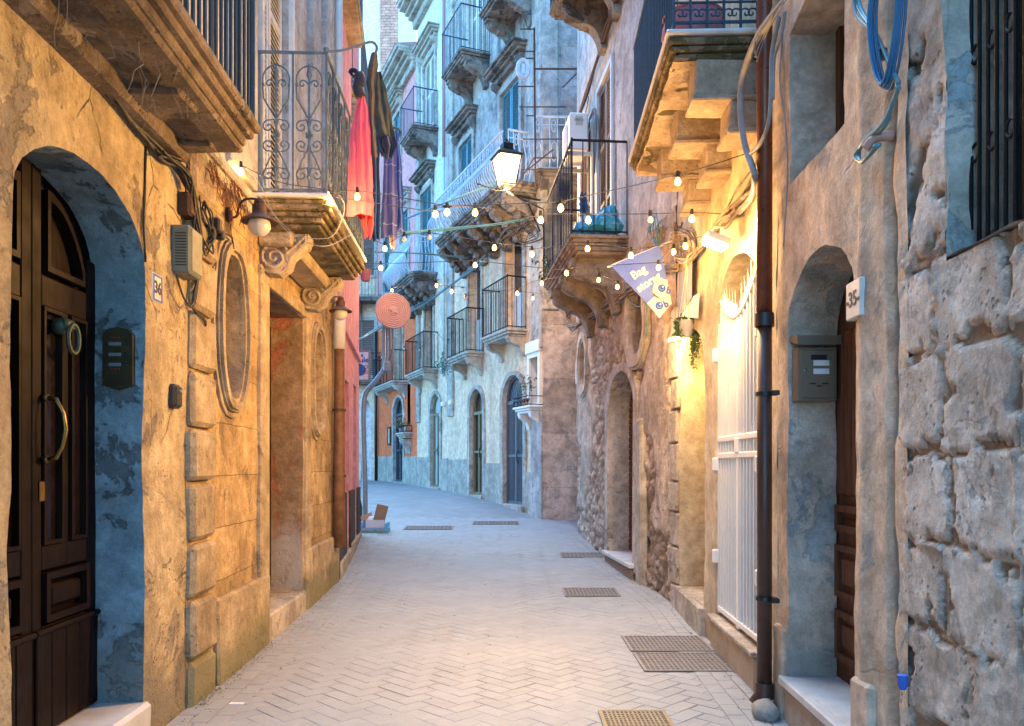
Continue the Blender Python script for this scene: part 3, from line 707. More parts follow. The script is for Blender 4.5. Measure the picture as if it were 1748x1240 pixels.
def lyre(mb, P, x0, x1, z0, z1, r=.007):
    """one panel of the scrollwork; P(x, z) is the point in the panel's plane"""
    w = x1-x0; c = (x0+x1)/2; H = z1-z0; k = w/2
    T = lambda pts, q=r: mb.tube([P(*p) for p in pts], q, n=5)
    T([(c, z0), (c, z1-.16)], r*1.5)
    mb.tube([P(c, z1-.2), P(c, z1-.165), P(c, z1-.12), P(c, z1-.06)], [.004, .024, .015, .003], n=6)
    T([(c+k*.86*cos(a), z1-.2+k*.95*sin(a)) for a in [pi*(1.15-1.3*i/16) for i in range(17)]])
    for s in (1, -1):
        T([(c+s*(k*.86), z1-.23), (c+s*k*.8, z1-.36), (c+s*k*.3, z1-.47), (c+s*.01, z1-.52)])
        T(scroll(c+s*k*.42, z1-.235, .036, 1.1, 0 if s < 0 else pi, -s))
        for zz, sg in ((z0+H*.47, 1), (z0+H*.33, -1), (z0+.12, 1)): 
            T(scroll(c+s*k*.5, zz, .047, 1.25, pi/2 if sg > 0 else -pi/2, -s*sg, 18)); T([(c+s*k*.5, zz+sg*.05), (c+s*k*.15, zz+sg*.06), (c, zz-sg*.02)])
        T([(c+s*.01, z0+H*.3), (c+s*k*.45, z0+H*.22), (c+s*k*.85, z0+.12), (c+s*k*.7, z0+.03)])
    for a in range(5): mb.ball(P(c+.022*cos(a*1.257), z0+H*.405+.022*sin(a*1.257)), .015, None, 6, 4)
    mb.tube([P(c, z0+.06), P(c, z0+.1), P(c, z0+.14)], [.004, .022, .004], n=6)
rb = MB(); z0, z1 = 3.9, 5.08
PS = lambda x, z: FL((6.7, x, z)); PF = lambda x, z: FL((x, .62, z))
lyre(rb, PS, .07, .33, z0+.03, z1-.03); lyre(rb, PS, .35, .6, z0+.03, z1-.03)
n = 7
for i in range(n): lyre(rb, PF, 6.72+2.06*i/n, 6.72+2.06*(i+1)/n-.015, z0+.03, z1-.03)
for x in (.06, .34, .62): rb.tube([PS(x, z0-.02), PS(x, z1)], .011, n=5)
for i in range(1, n+1): rb.tube([PF(6.7+2.08*i/n, z0-.02), PF(6.7+2.08*i/n, z1)], .01, n=5)
for z in (z0+.02, z1):
    rb.tube([PS(-.02, z), PS(.62, z), PF(8.8, z)], .014, n=6)
rb.ball(FL((6.7, .62, z1+.03)), .026); rb.ball(FL((8.8, .62, z1+.03)), .026)
obj('scroll_railing', rb, M['irong'], bt_, True, sharp=40)

P1 = thing('pink_house', 'pink rendered house with a dark dado, third on the left', 'house', (-2.4, 10.7, 0))
hp = rect(11.9, 12.6, .3, 2.9); hq = rect(13.6, 14.3, .35, 3.0)
facade('wall', FP, [(10.55, .0), (15.05, .0), (15.05, 11.8), (10.55, 11.8)], [hp, hq], M['pink'], P1, [(20, .4)], [(14, .4)], amp=.006)
obj('wall', body(FP, 10.5, 15.0, 0, 11.8, d=-.4, th=4), M['pink'], P1)
facade('end_wall', lambda v: Vector((v[0], 15.02, v[2])), [(-9, 0), (-2.89, 0), (-2.89, 11.8), (-9, 11.8)], [], M['pink'], P1, amp=0)
for h_ in (hp, hq):
    reveal('door_jamb', FP, h_, .22, M['pink'], P1, step=.1, amp=0); d_ = obj('door', MB().box((h_[0][0], -.3, h_[0][1]), (h_[1][0], -.22, h_[2][1]), FP), M['greyd'], P1)
    obj('door_panel', MB().box((h_[0][0]+.12, -.23, h_[0][1]+.2), (h_[1][0]-.12, -.2, h_[2][1]-.2), FP, ch=.02), M['dwood'], d_)
for a, b in ((10.7, 11.88), (12.62, 13.58), (14.32, 15.03)): obj('dado', MB().box((a, -.02, .05), (b, .035, 1.2), FP, ch=.008), M['dado'], P1)
for a, b, z_ in ((10.72, 12.65, .3), (12.7, 15.0, .36)): obj('doorstep', MB().box((a, -.3, 0), (b, .06, z_), FP, ch=.015), M['quoin'], P1)
q = MB(); q.box((10.7, -.02, 3.55), (15.03, .05, 3.63), FP); q.box((10.72, -.02, 3.62), (10.9, .03, 11.8), FP); obj('string_course', q, M['pink'], P1)
for (a, b, pr, zt, th) in ((11, 12.6, .24, 8.35, .16), (13.1, 15, .2, 7.9, .14)):
    mb = MB(); slab_mould(mb, FP, a, b, pr, zt, [(th*.4, 0), (th*.6, .03)]); s_ = obj('balcony', mb, M['plL1'], P1)
    obj('railing', railing(FP, a, b, pr, zt, 1.0, .12), M['irong'], s_)
q = MB().box((13.2, -.02, 6.2), (14.9, .12, 7.72), FP, ch=.02); obj('bay', q, M['plL1'], P1)

# ================================================================== NEAR RIGHT
RA = thing('block_stone_house', 'eroded block stone house with a barred window, nearest on the right', 'house', (1.6, 0, 0))
wA = rect(1.2, 3.03, 2.38, 6.0)
rows = [-.2, .2, .57, .94, 1.29, 1.655, 2.05, 2.42, 2.9]
def stone_relief(t, z):
    if z > 2.5+.12*noise.noise(Vector((t*3, 0, 5))): # rough render above
        k = noise.fractal(Vector((t*5, z*5, 3)), 1, 2, 5); c_ = max(0, min(1, (-.28-k)/.1)); return .012*k-.008-.03*c_+.004*noise.fractal(Vector((t*18, z*18, 3)), .8, 2.2, 3), .75+.35*k-.6*c_
    t += .02*noise.noise(Vector((t*4, z*4, 1))); zz = z+.025*noise.noise(Vector((t*3, z*3, 7)))
    for i in range(len(rows)-1):
        if rows[i] <= zz < rows[i+1]: break
    off = (.23*(i*7 % 5))/1.9; w = .42+.09*((i*3) % 4)/3; u = (t+off)/w; j = math.floor(u)
    du = min(u-j, 1-(u-j))*w; dm = min(du, zz-rows[i], rows[i+1]-zz)
    f1 = noise.fractal(Vector((t*4.5+j*2.3, z*4.5+i, 20)), .75, 2.1, 6); fine = noise.fractal(Vector((t*15, z*15, 3)), .8, 2.2, 4)
    pk = f1*.8+.62*math.exp(-max(0, dm-.012)/.028)+.12*noise.noise(Vector((j*1.7, i*2.3, 4)))-.5
    k = max(0, min(1, pk/.06)); k = k*k*(3-2*k)
    mort = max(0, 1-dm/.013)*max(0, min(1, .6+2*noise.noise(Vector((t*3, z*3, 40)))))
    h_ = -.028*k*(.75+.5*abs(f1))+.022*mort+.004*fine+.005*f1+.007*noise.noise(Vector((j*1.7, i*2.3, 4)))
    return h_, max(0, min(1, .95-1.0*k+1.2*mort+.15*fine))
facade('wall', FR, [(-2.5, -.1), (3.42, -.1), (3.42, 9.5), (-2.5, 9.5)], [wA], M['stR'], RA, [(.5, .8), (2.1, .03), (3.5, .016)], [(4.2, .018), (12, .4)], relief=stone_relief, amp=.006, sc=2, amp2=0)
obj('wall', body(FR, -2.5, 3.42, -.1, 9.5), M['plL1'], RA)
reveal('window_reveal', FR, wA, .26, M['jambR'], RA, amp=.03, sc=3, amp2=.01)
g_ = MB()
T0 = 1.3
for i in range(32): g_.tube([(T0+.056*i, -.1, 2.3), (T0+.056*i, -.1, 6)], .008, FR, n=5)
for zc in (2.78, 3.15, 3.5, 3.86, 4.2):
    for i in range(0, 31, 2):
        x = T0+.056*i+.028; g_.tube([(x+.028*cos(a), -.1, zc+.028*sin(a)*1.2) for a in [k*pi/4 for k in range(8)]], .007, FR, n=4, closed=True)
g_.tube([(1.2, -.1, 3.95), (3.05, -.1, 3.95)], .01, FR)
obj('window_grille', g_, M['iron'], RA, True)
obj('pane', MB().box((1.2, -.3, 2.3), (3.1, -.26, 6.1), FR), M['glassd'], RA)

RB = thing('peach_house', 'peach and yellow plaster house with arched doorways and corbelled balcony on the right', 'house', (1.7, 5, 0))
d35 = arch(3.89, 4.95, .29, 2.42, .38); wB = [(4.04, 3.33), (4.91, 3.33), (4.91, 4.25), (4.5, 4.33), (4.04, 4.38)]
gA = arch(5.58, 6.96, .3, 2.62, .64, 18); nA = arch(7.42, 8.72, .28, 2.55, .42)
def gash(t, z):
    c = 3.49+.02*noise.noise(Vector((0, 0, z*3))); w = .045+.03*noise.noise(Vector((1, 0, z*4)))
    k = max(0, 1-abs(t-c)/max(.02, w)); e = noise.fractal(Vector((t*9, z*9, 2)), 1, 2, 4)
    return (-.05*min(1, k*1.6)+.02*e*min(1, k*2)+.025*math.exp(-((t-3.78)/.06)**2)), 1-min(1, k*1.8)
M['plRg'] = weather('peach_plaster_gashed', (.76, .58, .42), (.68, .53, .4), (.5, .45, .4), patch=.57, bump=.5, streak=.25, damp=(.35, (.34, .28, .22)), relief=(.26, .25, .22), cracks=.6)
facade('wall', FR, [(3.34, -.1), (5.16, -.1), (5.16, 10), (3.34, 10)], [d35, wB], M['plRg'], RB, [(5.2, .028)], [(4.6, .035), (12, .4)], relief=gash, amp=.013, sc=1.9, amp2=.007, sc2=8)
facade('wall', FR, [(5.16, -.1), (8.86, -.1), (8.86, 10), (5.16, 10)], [gA, nA], M['plR2'], RB, [(8.9, .06)], [(4.6, .06), (12, .4)], amp=.022, sc=1.9, amp2=.004)
obj('wall', body(FR, 3.42, 8.86, -.1, 10, d=-.55), M['plR2'], RB)
reveal('door_jamb', FR, d35, .3, M['jambR'], RB, skip_bottom=True, amp=.013, sc=1.9, amp2=.007, sc2=8)
reveal('window_reveal', FR, wB, .3, M['plR'], RB, amp=.013, sc=1.9, amp2=.007, sc2=8)
reveal('gate_jamb', FR, gA, .38, M['plR2'], RB, skip_bottom=True, amp=.022, sc=1.9, amp2=.004)
reveal('doorway_jamb', FR, nA, .3, M['plR2'], RB, skip_bottom=True, amp=.022, sc=1.9, amp2=.004)
wv = obj('window', MB().box((3.95, -.34, 3.25), (5, -.3, 4.5), FR), M['glassd'], RB); f = MB()
for a in (4.04, 4.45, 4.86): f.box((a-.03, -.31, 3.3), (a+.03, -.27, 4.4), FR, ch=.006)
obj('window_frame', f, M['bwood'], wv)
obj('doorstep', MB().box((3.86, -.4, .235), (4.99, .05, .29), FR, ch=.008), M['marble'], RB, label='white marble slab step')
obj('plinth', jitter(MB().box((3.82, -.3, -.1), (5.02, .02, .235), FR, ch=.02), .015, 4), M['plR'], RB)
for a, b in ((4.97, 5.16), (3.66, 3.87)): obj('plinth', jitter(MB().box((a, -.02, -.1), (b, .035, .58), FR, ch=.015), .012, 4), M['plR'], RB)
dd = obj('door', MB().prism(arch(3.84, 5, .29, 2.42, .42), -.36, -.31, FR), M['bwood'], RB)
p = MB()
for a, b in ((3.9, 4.36), (4.46, 4.92)):
    for z0_, z1_ in ((.42, .72), (.8, 1.12), (1.2, 1.36)): p.ring(rect(a, b, z0_, z1_), rect(a+.04, b-.04, z0_+.04, z1_-.04), -.312, -.275, FR); p.box((a+.08, -.312, z0_+.08), (b-.08, -.285, z1_-.08), FR, ch=.01)
    for k in range(4): p.box((a+.01+.115*k, -.312, 1.42), (a+.1+.115*k, -.282, 2.4), FR, ch=.012)
p.box((4.38, -.312, .3), (4.44, -.262, 2.75), FR, ch=.01); obj('door_panel', p, M['bwood'], dd)
obj('hinge', MB().box((3.9, -.31, .3), (3.95, -.26, .36), FR, ch=.01), M['rust'], dd)
# gate
gt = MB(); top = lambda t: 2.78+.3*(abs(t-6.27)/.66)**1.8
def bar(mb, t, z0_, z1_, w=.011): mb.box((t-w, -.035, z0_), (t+w, -.013, z1_), FR)
g0 = MB()
for a in (5.6, 6.25, 6.29, 6.94): bar(g0, a, .32, top(a)+.05, .02)
for z in (.34, 1.66, 1.8): g0.box((5.6, -.04, z), (6.94, -.008, z+.045), FR, ch=.005)
gate = obj('gate', g0, M['wht'], RB)
g1 = MB(); n = 14
for i in range(1, n):
    t = 5.6+1.34*i/n
    if abs(t-6.27) < .05: continue
    bar(g1, t, .36, top(t)+.1, .008)
    g1.add([(t-.016, -.024, top(t)+.1), (t+.016, -.024, top(t)+.1), (t, -.02, top(t)+.24), (t, -.03, top(t)+.1)], [(0, 1, 2), (0, 2, 3), (1, 2, 3)], FR)
obj('gate_bars', g1, M['wht'], gate)
obj('curved_top_rail', MB().tube([(5.6+1.34*i/20, -.02, top(5.6+1.34*i/20)) for i in range(21)], .02, FR, n=6), M['wht'], gate, True)
for z in (.75, 1.55, 2.5): obj('hinge', MB().box((6.93, -.03, z), (6.985, .03, z+.12), FR, ch=.01).box((5.56, -.03, z), (5.61, .03, z+.12), FR, ch=.01), M['wht'], gate)
obj('lock_box', MB().box((6.2, -.05, 1.7), (6.33, 0, 1.82), FR, ch=.008), M['wht'], gate)
# inner door behind the gate
idr = obj('door', MB().prism(arch(5.5, 7.04, .3, 2.62, .68), -.44, -.38, FR), M['innerd'], RB)
obj('pane', MB().box((5.75, -.385, 1.2), (6.15, -.37, 2.5), FR).box((6.4, -.385, 1.2), (6.8, -.37, 2.5), FR), M['glassd'], idr)
obj('doorstep', jitter(MB().box((5.54, -.4, .26), (7.0, .07, .3), FR, ch=.008), .003), M['quoin'], RB)
obj('plinth', jitter(MB().box((5.56, -.3, -.1), (6.98, .045, .262), FR, ch=.015), .015, 4), M['plR2'], RB)
n_d = obj('door', MB().prism(arch(7.35, 8.8, .28, 2.55, .45), -.36, -.3, FR), M['olive'], RB)
obj('door_panel', MB().box((7.6, -.31, .5), (8.0, -.28, 2.3), FR, ch=.015).box((8.1, -.31, .5), (8.5, -.28, 2.3), FR, ch=.015), M['olive'], n_d)
obj('doorstep', jitter(MB().box((7.4, -.35, -.1), (8.74, .06, .28), FR, ch=.015), .012, 4), M['quoin'], RB)
q = MB(); z = -.05
for k in range(9):
    hh = (.34, .42, .38)[k % 3]; q.box((8.74+(.03 if k % 2 else 0), -.03, z), (9.05+(.06 if k % 2 else -.04), .03, z+hh-.012), FS, ch=.018); z += hh
obj('quoin', jitter(q, .012, 3, .006, 16), M['quoin'], RB, label='pale block corner')
# corbelled balcony
mb = MB(); slab_mould(mb, FR, 5.5, 7.88, .66, 4.63, [(.035, 0)]); b1 = obj('balcony', mb, M['marble'], RB)
mb = MB(); slab_mould(mb, FR, 5.53, 7.85, .645, 4.594, [(.05, .0), (.04, .02), (.05, .05)]); obj('slab_moulding', jitter(mb, .012, 4, .005, 16), M['moss'], b1)
for t in (5.6, 6.38, 7.16):
    c = MB(); c.box((t, -.05, 4.2), (t+.3, .44, 4.47), FR, ch=.012); c.box((t-.02, -.05, 4.17), (t+.32, .46, 4.215), FR, ch=.01)
    c.box((t, -.05, 3.97), (t+.3, .2, 4.18), FR, ch=.012); c.box((t-.02, -.05, 3.935), (t+.32, .22, 3.98), FR, ch=.01)
    obj('corbel', jitter(c, .014, 5, .006, 20), M['corb'], b1)
facade('soffit', lambda v: FR((v[0], v[2], v[1])), rect(5.6, 7.8, .0, .6), [], M['corb'], b1, [(9, .06)], [(9, .06)], amp=.02, sc=6, amp2=.006, sc2=17, d=4.445)
rb = MB(); bar_rail(rb, lambda t, z: FR((t, .6, z)), 5.56, 7.82, 4.64, 5.7, .085, .01, .02)
for tt in (5.56, 7.82): bar_rail(rb, lambda q_, z: FR((tt, q_, z)), .02, .6, 4.66, 5.7, .115, .011, .018)
for i in range(5):
    for s_ in (1, -1): rb.tube([FR((5.56, u, w)) for u, w in scroll(.08+.115*i+s_*.02, 4.76, .036, 1.1, 0 if s_ > 0 else pi, s_, 16)], .006, n=5)
rb.tube([FR((5.56, .02, 4.84)), FR((5.56, .6, 4.84))], .009)
obj('railing', rb, M['ironb'], b1)
# ================================================================== RUBBLE HOUSE (right, middle)
RS = thing('rubble_house', 'weathered rubble stone house with brown roller door and oval windows, middle of the right side', 'house', (1.4, 9, 0))
sA = arch(10.72, 12.3, .28, 2.35, .62, 16); oA = oval(10.55, 3.5, .8, .85); oB = oval(14.5, 3.45, .62, .8)
def rubble(t, z):
    if z > 4.35+.25*noise.noise(Vector((t*1.5, 0, 3))): return .02, 1
    pl = noise.noise(Vector((t*.8, z*.6, 9)))+.35*noise.noise(Vector((t*3, z*3, 9)))
    dist, pts = noise.voronoi(Vector((t*4.2+.25*noise.noise(Vector((t*3, z*3, 0))), z*6.5, 2)))
    e = min(1, (dist[1]-dist[0])*2.6); c = noise.fractal(Vector((t*7, z*7, 1)), 1, 2, 5)
    stone = -.05*(1-e)+.03*c+.015*noise.noise(Vector((pts[0].x*9, pts[0].y*7, 1))); smooth_ = .018+.006*c
    k = max(0, min(1, (pl-.02)*6)) if z > .8 else 0
    return stone*(1-k)+smooth_*k, max(e*.9+.2*c, k*1.0)
facade('wall', FS, [(8.86, -.1), (15.3, -.1), (15.3, 4.5), (8.86, 4.5)], [sA, oA, oB], M['rub'], RS, [(15.3, .04)], [(4.6, .04)], relief=rubble, amp=.02, amp2=.006)
hS1 = rect(12.15, 13.2, 4.85, 7.75); hS2 = rect(13.75, 14.75, 4.85, 7.6); hS3 = rect(10.9, 11.8, 9, 11.5)
facade('wall', FS, [(8.86, 4.5), (15.3, 4.5), (15.3, 12), (8.86, 12)], [hS1, hS2, hS3], M['upS'], RS, [(16, .3)], [(14, .3)], amp=.012)
obj('wall', body(FS, 8.9, 15.25, -.1, 12, d=-.55), M['upS'], RS)
facade('end_wall', lambda v: Vector((v[0], 15.31, v[2])), [(1.27, -.1), (8, -.1), (8, 12), (1.27, 12)], [], M['upS'], RS, amp=0)
reveal('door_jamb', FS, sA, .35, M['quoin'], RS, skip_bottom=True); 
for lp in (oA, oB):
    reveal('window_reveal', FS, lp, .28, M['balc'], RS); w = obj('window', plate(scale_loop(lp, .02), -.33, -.28, FS), M['glassd'], RS)
    c = [(min(p[i] for p in lp)+max(p[i] for p in lp))/2 for i in (0, 1)]
    obj('window_frame', MB().box((c[0]-.5, -.29, c[1]-.03), (c[0]+.5, -.25, c[1]+.03), FS).box((c[0]-.03, -.29, c[1]-.5), (c[0]+.03, -.25, c[1]+.5), FS), M['bwood'], w)
    f = MB(); f.ring(scale_loop(lp, .21), lp, -.05, .05, FS); f.ring(scale_loop(lp, .17), scale_loop(lp, .05), .04, .075, FS); obj('oval_frame', jitter(f, .012, 4, .005, 20), M['quoin'], RS, True, sharp=40)
f = MB(); ou = scale_loop(sA, .24, .12); f.ring(ou, sA, -.05, .045, FS); obj('door_surround', jitter(f, .02, 3, .007, 16), M['quoin'], RS)
rd = MB()
for i in range(30): rd.box((10.7, -.33, .3+.092*i), (12.35, -.3+(.012), .385+.092*i), FS, ch=.014)
obj('roller_door', rd, M['bwood'], RS)
obj('doorstep', jitter(MB().box((10.6, -.35, .23), (12.4, .12, .29), FS, ch=.01), .004), M['marble'], RS)
obj('plinth', jitter(MB().box((10.66, -.3, -.1), (12.34, .08, .23), FS, ch=.02), .015, 4), M['rub'], RS)
obj('buttress_post', jitter(MB().box((10.2, -.05, -.1), (10.5, .07, 2.2), FS, ch=.03), .02, 3, .008, 14), M['crS'], RS, label='rough pilaster stub beside the roller door')
for h_ in (hS1, hS2, hS3):
    reveal('window_reveal', FS, h_, .12, M['upS'], RS, step=.12, amp=0); louvres(RS, FS, h_[0][0]+.02, h_[1][0]-.02, h_[0][1]+.02, h_[2][1]-.02, -.03, M['shutb'], 2)
    obj('window_frame', MB().ring(scale_loop(h_, .09), h_, 0, .04, FS), M['shutw'], RS)
B2 = balcony(RS, FS, 11.1, 14.15, .83, 4.82, [(.05, 0), (.05, .03), (.04, .06), (.06, .09), (.05, .13)], M['balc'], M['iron'], ch=.78, nb=3, rh=1.3, step=.15, bw=.3, cproj=.9, r=.009)
B0 = balcony(RS, FS, 10.2, 13.1, .85, 9.0, [(.05, 0), (.05, .03), (.06, .08)], M['baro'], M['iron'], ch=.7, nb=3, rh=1.0, bw=.24, cproj=.85)

# ================================================================== FAR CURVING SIDE
C1 = thing('cream_palace', 'tall cream house with black gate and white baroque balcony railing, right of centre', 'building', FC((19, 0, .6)))
g1_ = arch(17.93, 19.07, .7, 3.1, .6, 16); g2_ = arch(20.39, 21.31, .83, 3.1, .5, 14); g3_ = arch(23.85, 24.75, .95, 3.3, .48, 14); gD = arch(27.9, 29.2, 1.02, 3.45, .6, 14)
wC = rect(17.12, 17.55, 2.95, 3.95); b1h = rect(17.95, 18.95, 4.75, 7.0); b2h = rect(20.5, 21.4, 4.6, 6.9); b3h = rect(24.5, 25.35, 4.6, 6.9); bDh = rect(28, 29, 4.6, 6.9)
facade('wall', FC, [(16.9, .2), (23.1, .2), (23.1, 7.2), (16.9, 7.2)], [g1_, g2_, wC, b1h, b2h], M['crC'], C1, [(24, .22)], [(8, .22)], amp=.015)
up1 = [rect(18.1, 19.2, 7.75, 10.5), rect(21.1, 22.1, 7.75, 10.4), rect(17.6, 18.5, 12.1, 14.7), rect(20.4, 21.3, 12.1, 14.7)]
facade('wall', FC, [(16.9, 7.2), (23.1, 7.2), (23.1, 19), (16.9, 19)], up1, M['upC'], C1, [(24, .5)], [(19, .5)], amp=.01)
obj('wall', body(FC, 16.95, 23.05, .1, 19, th=3), M['upC'], C1)
C2 = thing('white_house', 'pale tall house with white shutters and cornice, between the cream and orange fronts', 'building', FC((24.7, 0, .9)))
facade('wall', FC, [(23.1, .2), (26.25, .2), (26.25, 7.2), (23.1, 7.2)], [g3_, b3h], M['crC'], C2, [(28, .22)], [(8, .22)], amp=.015)
up2 = [rect(24.6, 25.7, 7.6, 10.3), rect(24.3, 25.4, 12.1, 14.3)]
facade('wall', FC, [(23.1, 7.2), (26.25, 7.2), (26.25, 16.3), (23.1, 16.3)], up2, M['upW'], C2, [(28, .5)], [(19, .5)], amp=.01)
obj('wall', body(FC, 23.1, 26.2, .1, 16.3, th=3), M['upC'], C2)
D1 = thing('orange_house', 'orange house with rose upper floors, at the bend of the street', 'building', FC((29, 0, 1)))
facade('wall', FC, [(26.25, .2), (31.7, .2), (31.7, 6.9), (26.25, 6.9)], [gD, bDh, rect(27.05, 27.4, 3.0, 4.4)], M['orange'], D1, [(32, .3)], [(7, .3)], amp=.01)
up3 = [rect(27.2, 28.2, 8, 10.4), rect(29.6, 30.6, 8, 10.4), rect(28.2, 29.1, 12, 14.2)]
facade('wall', FC, [(26.25, 6.9), (31.7, 6.9), (31.7, 15.4), (26.25, 15.4)], up3, M['pinkD'], D1, [(32, .5)], [(16, .5)], amp=.008)
obj('wall', body(FC, 26.3, 31.7, .1, 15.4, th=3), M['pinkD'], D1)
for bd, a, b in ((C1, 16.92, 17.9), (C1, 19.1, 20.34), (C1, 21.35, 23.08), (C2, 23.12, 23.8), (C2, 24.8, 26.24), (D1, 26.27, 27.85), (D1, 29.25, 31.7)):
    obj('socle', MB().box((a, -.03, .2), (b, .035, gz((a+b)/2)+.95), FC, ch=.01), M['crS'], bd)
for bd, lp, dm, pm in ((C1, g1_, 'greyd', 'greyd'), (C1, g2_, 'olive', 'glassd'), (C2, g3_, 'olive', 'paleg'), (D1, gD, 'greyd', 'glassd')):
    reveal('door_jamb', FC, lp, .12, M['trimC'], bd, step=.12, skip_bottom=True); t0, t1 = lp[0][0], lp[1][0]; zt = max(p[1] for p in lp); z0 = lp[0][1]
    f = MB(); f.ring(scale_loop(lp, .16, .1), lp, -.03, .04, FC); obj('door_surround', jitter(f, .01, 3), M['trimC'], bd)
    dr = obj('door', plate(scale_loop(lp, .03), -.17, -.12, FC), M[pm], bd); f = MB()
    zs = zt-.62
    f.ring(scale_loop(lp, .01), scale_loop(lp, -.07), -.12, -.07, FC); f.box(((t0+t1)/2-.035, -.12, z0), ((t0+t1)/2+.035, -.06, zs), FC); f.box((t0, -.12, zs-.04), (t1, -.062, zs+.04), FC); f.box((t0, -.12, z0+1.1), (t1, -.07, z0+1.16), FC)
    if bd is C1 and dm == 'greyd':
        for i in range(1, 16): f.box((t0+(t1-t0)*i/16-.012, -.115, z0), (t0+(t1-t0)*i/16+.012, -.075, zs), FC)
        for i in range(1, 8): a = pi*i/8; f.tube([((t0+t1)/2+.08*cos(a), -.09, zs), ((t0+t1)/2+.5*cos(a), -.09, zs+.45*sin(a))], .012, FC, n=4)
    obj('door_frame', f, M[dm], dr)
    obj('doorstep', MB().box((t0-.1, -.3, z0-.5), (t1+.1, .1, z0), FC, ch=.02), M['quoin'], bd)
    obj('door_handle', MB().tube([((t0+t1)/2-.1, -.08, z0+.95), ((t0+t1)/2-.1, -.03, z0+1), ((t0+t1)/2-.1, -.03, z0+1.2), ((t0+t1)/2-.1, -.08, z0+1.25)], .012, FC), M['black'], dr)
for bd, h_, pm in ((C1, b1h, 'shutw'), (C1, b2h, 'shutw'), (C2, b3h, 'dwood'), (D1, bDh, 'dwood')):
    reveal('window_reveal', FC, h_, .2, M['crC'], bd, step=.3, amp=0); t0, z0 = h_[0]; t1, z1 = h_[2]
    w = obj('window', MB().box((t0-.05, -.25, z0-.05), (t1+.05, -.2, z1+.05), FC), M[pm], bd); f = MB()
    for a, b in ((t0+.08, (t0+t1)/2-.04), ((t0+t1)/2+.04, t1-.08)): f.box((a, -.21, z0+.9), (b, -.19, z1-.1), FC)
    obj('pane', f, M['glassd'], w)
    obj('window_frame', jitter(MB().ring(scale_loop(h_, .12), h_, -.02, .04, FC), .005), M['trimC'], bd)
def shut_window(bd, fr, h_, m, hood=True, hm='trimC', bw=.12):
    reveal('window_reveal', fr, h_, .15, M['trimC'], bd, step=.4, amp=0); t0, z0 = h_[0]; t1, z1 = h_[2]
    louvres(bd, fr, t0+.02, t1-.02, z0+.02, z1-.02, -.03, m, 2, .075)
    obj('window_frame', jitter(MB().ring(scale_loop(h_, .14), h_, -.02, .06, fr), .008), M['trimC'], bd)
    if hood:
        q = MB()
        for k, (a, d_, th) in enumerate(((.2, .12, .12), (.26, .2, .07), (.32, .3, .07), (.36, .36, .04))):
            zz = z1+.3+sum((.12, .07, .07, .04)[:k]); q.box((t0-a, -.02, zz), (t1+a, d_, zz+th), fr, ch=.01)
        obj('hood_mould', jitter(q, .008, 3), M[hm], bd)
        for tt in (t0-.12, t1+.12):
            c = MB(); console(c, fr, tt, .12, .22, .35, z1+.3); obj('bracket', c, M[hm], bd)
for h_, m in ((up1[0], 'shutt'), (up1[1], 'shutt'), (up1[2], 'shutw'), (up1[3], 'shutw')): shut_window(C1, FC, h_, M[m], hm='baro' if h_[0][1] < 9 else 'trimC')
for h_, m in ((up2[0], 'shutt'), (up2[1], 'shutw')): shut_window(C2, FC, h_, M[m], hm='baro' if h_[0][1] < 9 else 'trimC')
for h_ in up3: shut_window(D1, FC, h_, M['shutt'])
for bd, a, b in ((C1, 16.92, 17.45), (C1, 22.6, 23.05), (C2, 25.85, 26.2)): obj('pilaster', jitter(MB().box((a, -.02, 3.0 if a > 18 else 4.1), (b, .07, 15), FC, ch=.02), .008), M['trimC'], bd)
for bd, a, b, z in ((C2, 23.1, 26.3, 15.95), (D1, 26.35, 31.8, 14.75), (C1, 16.9, 23.1, 18.5)):
    q = MB()
    for k, (d_, th) in enumerate(((.15, .25), (.3, .12), (.42, .12), (.6, .1), (.68, .12))): zz = z+sum((.25, .12, .12, .1, .12)[:k]); q.box((a, -.1, zz), (b, d_, zz+th), FC, ch=.02)
    obj('cornice', jitter(q, .012, 2), M['trimC'], bd)
    obj('roof', MB().prism([(-.4, z+.7), (.7, z+.7), (-3, z+1.6)], a, b, FC, ax=0), M['terra'], bd)
st3 = [(.05, 0), (.05, .04), (.06, .08)]
balcony(C1, FC, 17.75, 19.3, .5, 4.65, [(.06, 0), (.06, .04), (.05, .08)], M['trimC'], M['iron'], ch=.42, nb=2, rh=1.15, step=.1, bw=.16)
balcony(C1, FC, 20.3, 21.85, .5, 4.5, [(.06, 0), (.06, .04), (.05, .08)], M['trimC'], M['iron'], ch=.42, nb=2, rh=1.1, step=.1, bw=.16)
balcony(C2, FC, 24.0, 26.0, .5, 4.52, [(.06, 0), (.06, .04), (.05, .08)], M['trimC'], M['iron'], ch=.42, nb=2, rh=1.1, step=.1, bw=.16)
balcony(D1, FC, 27.4, 30.2, .55, 4.52, [(.06, 0), (.06, .04), (.05, .08)], M['trimC'], M['iron'], ch=.42, nb=2, rh=1.05, step=.12, bw=.18)
balcony(C1, FC, 19.9, 21.4, .8, 11.9, st3, M['baro'], M['ironb'], ch=.65, nb=2, rh=1.1, step=.11, bw=.2)
balcony(C1, FC, 17.3, 18.7, .8, 12.0, st3, M['baro'], M['ironb'], ch=.65, nb=2, rh=1.1, step=.11, bw=.2)
balcony(C2, FC, 24.0, 25.5, .8, 11.8, st3, M['baro'], M['ironb'], ch=.65, nb=2, rh=1.1, step=.11, bw=.2)
